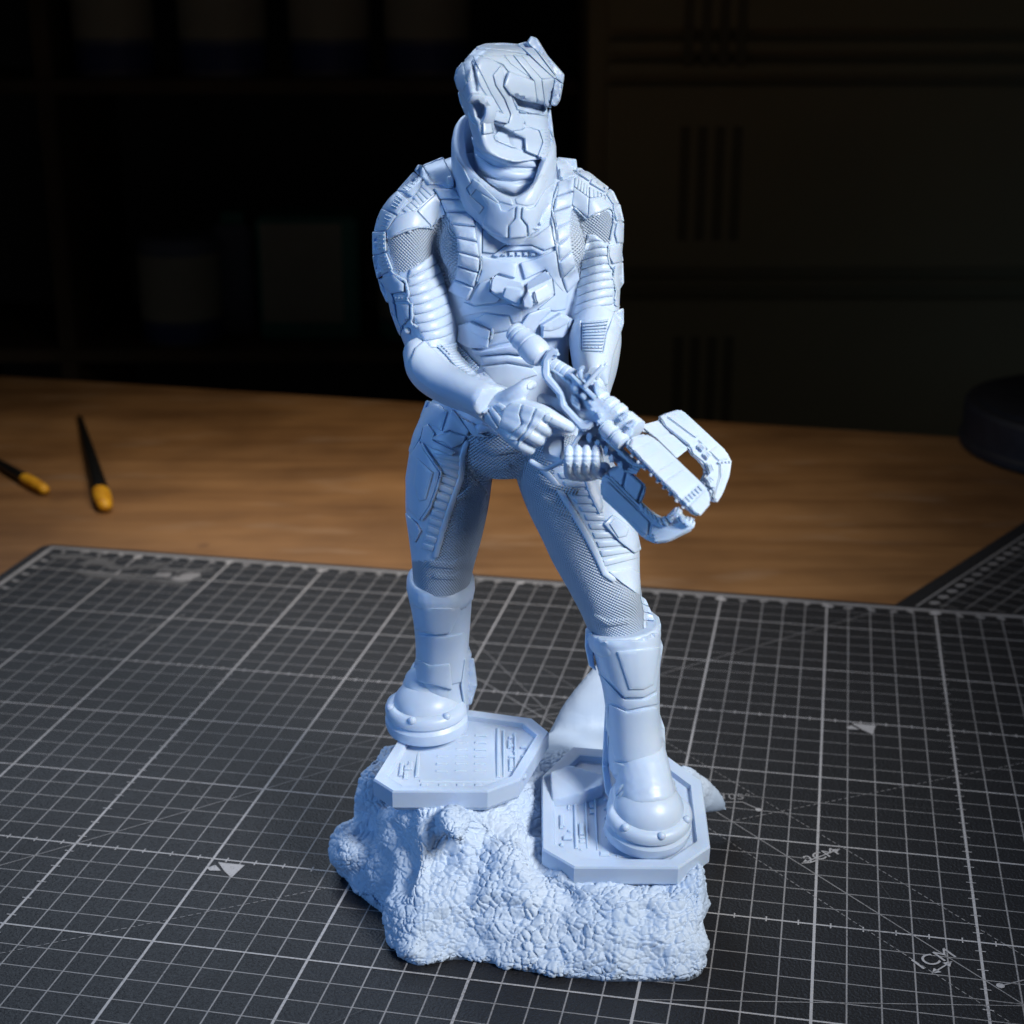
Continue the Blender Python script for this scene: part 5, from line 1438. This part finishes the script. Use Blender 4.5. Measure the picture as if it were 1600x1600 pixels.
pr_ = prong('prong', [(1058, 625), (1090, 606), (1172, 580), (1192, 588), (1330, 715), (1440, 818), (1470, 878), (1458, 958), (1420, 1060), (1384, 1116), (1350, 1094), (1356, 1044), (1298, 1002), (1330, 934), (1300, 880), (1240, 832), (1228, 798), (1080, 676)], .1)
gp(pr_, [(1100, 622), (1172, 594), (1186, 602), (1318, 720), (1262, 742), (1220, 712)], .02)
gp(pr_, [(1328, 728), (1380, 776), (1330, 812), (1276, 756)], .02); gp(pr_, [(1390, 784), (1430, 822), (1452, 862), (1392, 872), (1340, 820)], .02)
gp(pr_, [(1398, 884), (1458, 880), (1448, 950), (1412, 1052), (1384, 1098), (1362, 1084), (1372, 1040), (1400, 960)], .02)
gp(pr_, [(1066, 632), (1092, 622), (1215, 722), (1250, 770), (1232, 788), (1090, 676)], .02)
for pts in ([(1268, 790), (1296, 768), (1326, 800), (1300, 824)], [(1300, 836), (1330, 810), (1362, 842), (1330, 870)], [(1322, 884), (1352, 880), (1380, 930), (1340, 950)], [(1316, 970), (1340, 955), (1384, 975), (1376, 1030), (1340, 1020)]):
    gp(pr_, pts, -.04, .15)
    a, b, c, d = pts[:4]
    for k in range(3):
        m0 = lerp(a, b, .2 + k * .25); m1 = lerp(d if len(pts) == 4 else pts[4], c, .2 + k * .25)
        gp(pr_, [lerp(m0, m1, .2), lerp(lerp(a, b, .32 + k * .25), m1, .2), lerp(m0, m1, .85), lerp(m0, m1, .8)], -.08, .1, .01)
for k in range(4): gp(pr_, [(1392 + k * 20, 876 - k), (1406 + k * 20, 874 - k), (1408 + k * 20, 886 - k), (1394 + k * 20, 888 - k)], -.04, .12, .012)
def gz(name, pts, o, back, bev): return solid(name, c3(pts), [pz(u, v, o) for u, v in pts], back, gun, bev)
gz('prong_link', [(905, 690), (930, 676), (1062, 640), (1232, 796), (1150, 862), (1040, 750), (985, 715)], .2, .5, .04)
gz('link_panel', [(960, 685), (1058, 655), (1118, 712), (1030, 742)], .12, .2, .03); gz('link_panel', [(1040, 750), (1128, 720), (1206, 792), (1120, 828)], .12, .2, .03)
pl_ = solid('prong', c3([(718, 1000), (735, 955), (770, 962), (940, 1130), (1010, 1195), (1075, 1228), (1120, 1180), (1146, 1158), (1170, 1162), (1166, 1192), (1205, 1228), (1240, 1218), (1256, 1242), (1244, 1272), (1110, 1338), (1035, 1352), (960, 1318), (870, 1222), (720, 1082)]),
            [gy(u, v, .25) for u, v in [(718, 1000), (735, 955), (770, 962), (940, 1130), (1010, 1195), (1075, 1228), (1120, 1180), (1146, 1158), (1170, 1162), (1166, 1192), (1205, 1228), (1240, 1218), (1256, 1242), (1244, 1272), (1110, 1338), (1035, 1352), (960, 1318), (870, 1222), (720, 1082)]], Vector((.10, .45, .02)), gun, .07, 2)
gp(pl_, [(735, 1010), (760, 985), (930, 1150), (1000, 1220), (985, 1300), (880, 1205), (735, 1072)], .18, z=gy)
gp(pl_, [(1012, 1232), (1060, 1258), (1120, 1262), (1225, 1250), (1236, 1264), (1108, 1328), (1038, 1340), (998, 1308)], .18, z=gy)
for k in range(9):
    u, v = [(950, 1128), (975, 1152), (1000, 1172), (1025, 1190), (1052, 1204), (1082, 1206), (1108, 1190), (1180, 1196), (1200, 1212)][k]
    gs('prong_tooth', [(u - 14, v - 10), (u + 8, v - 16), (u + 16, v + 8), (u + 30, v + 34), (u + 6, v + 38), (u - 10, v + 10)], .08, .5, .03, pl_)
for k in range(3): gp(pl_, [(1018 + k * 4, 1286 + k * 18), (1040 + k * 5, 1282 + k * 18), (1044 + k * 5, 1294 + k * 18), (1022 + k * 4, 1298 + k * 18)], .10, .1, .012, z=gy)
gs('prong_link', [(770, 915), (800, 900), (868, 915), (982, 1012), (975, 1060), (942, 1140), (880, 1084), (752, 962)], .45, .35, .04)
gs('link_panel', [(782, 922), (862, 930), (840, 1030), (768, 962)], .36, .2, .03); gs('link_panel', [(874, 934), (960, 1010), (925, 1110), (850, 1040)], .36, .2, .03)
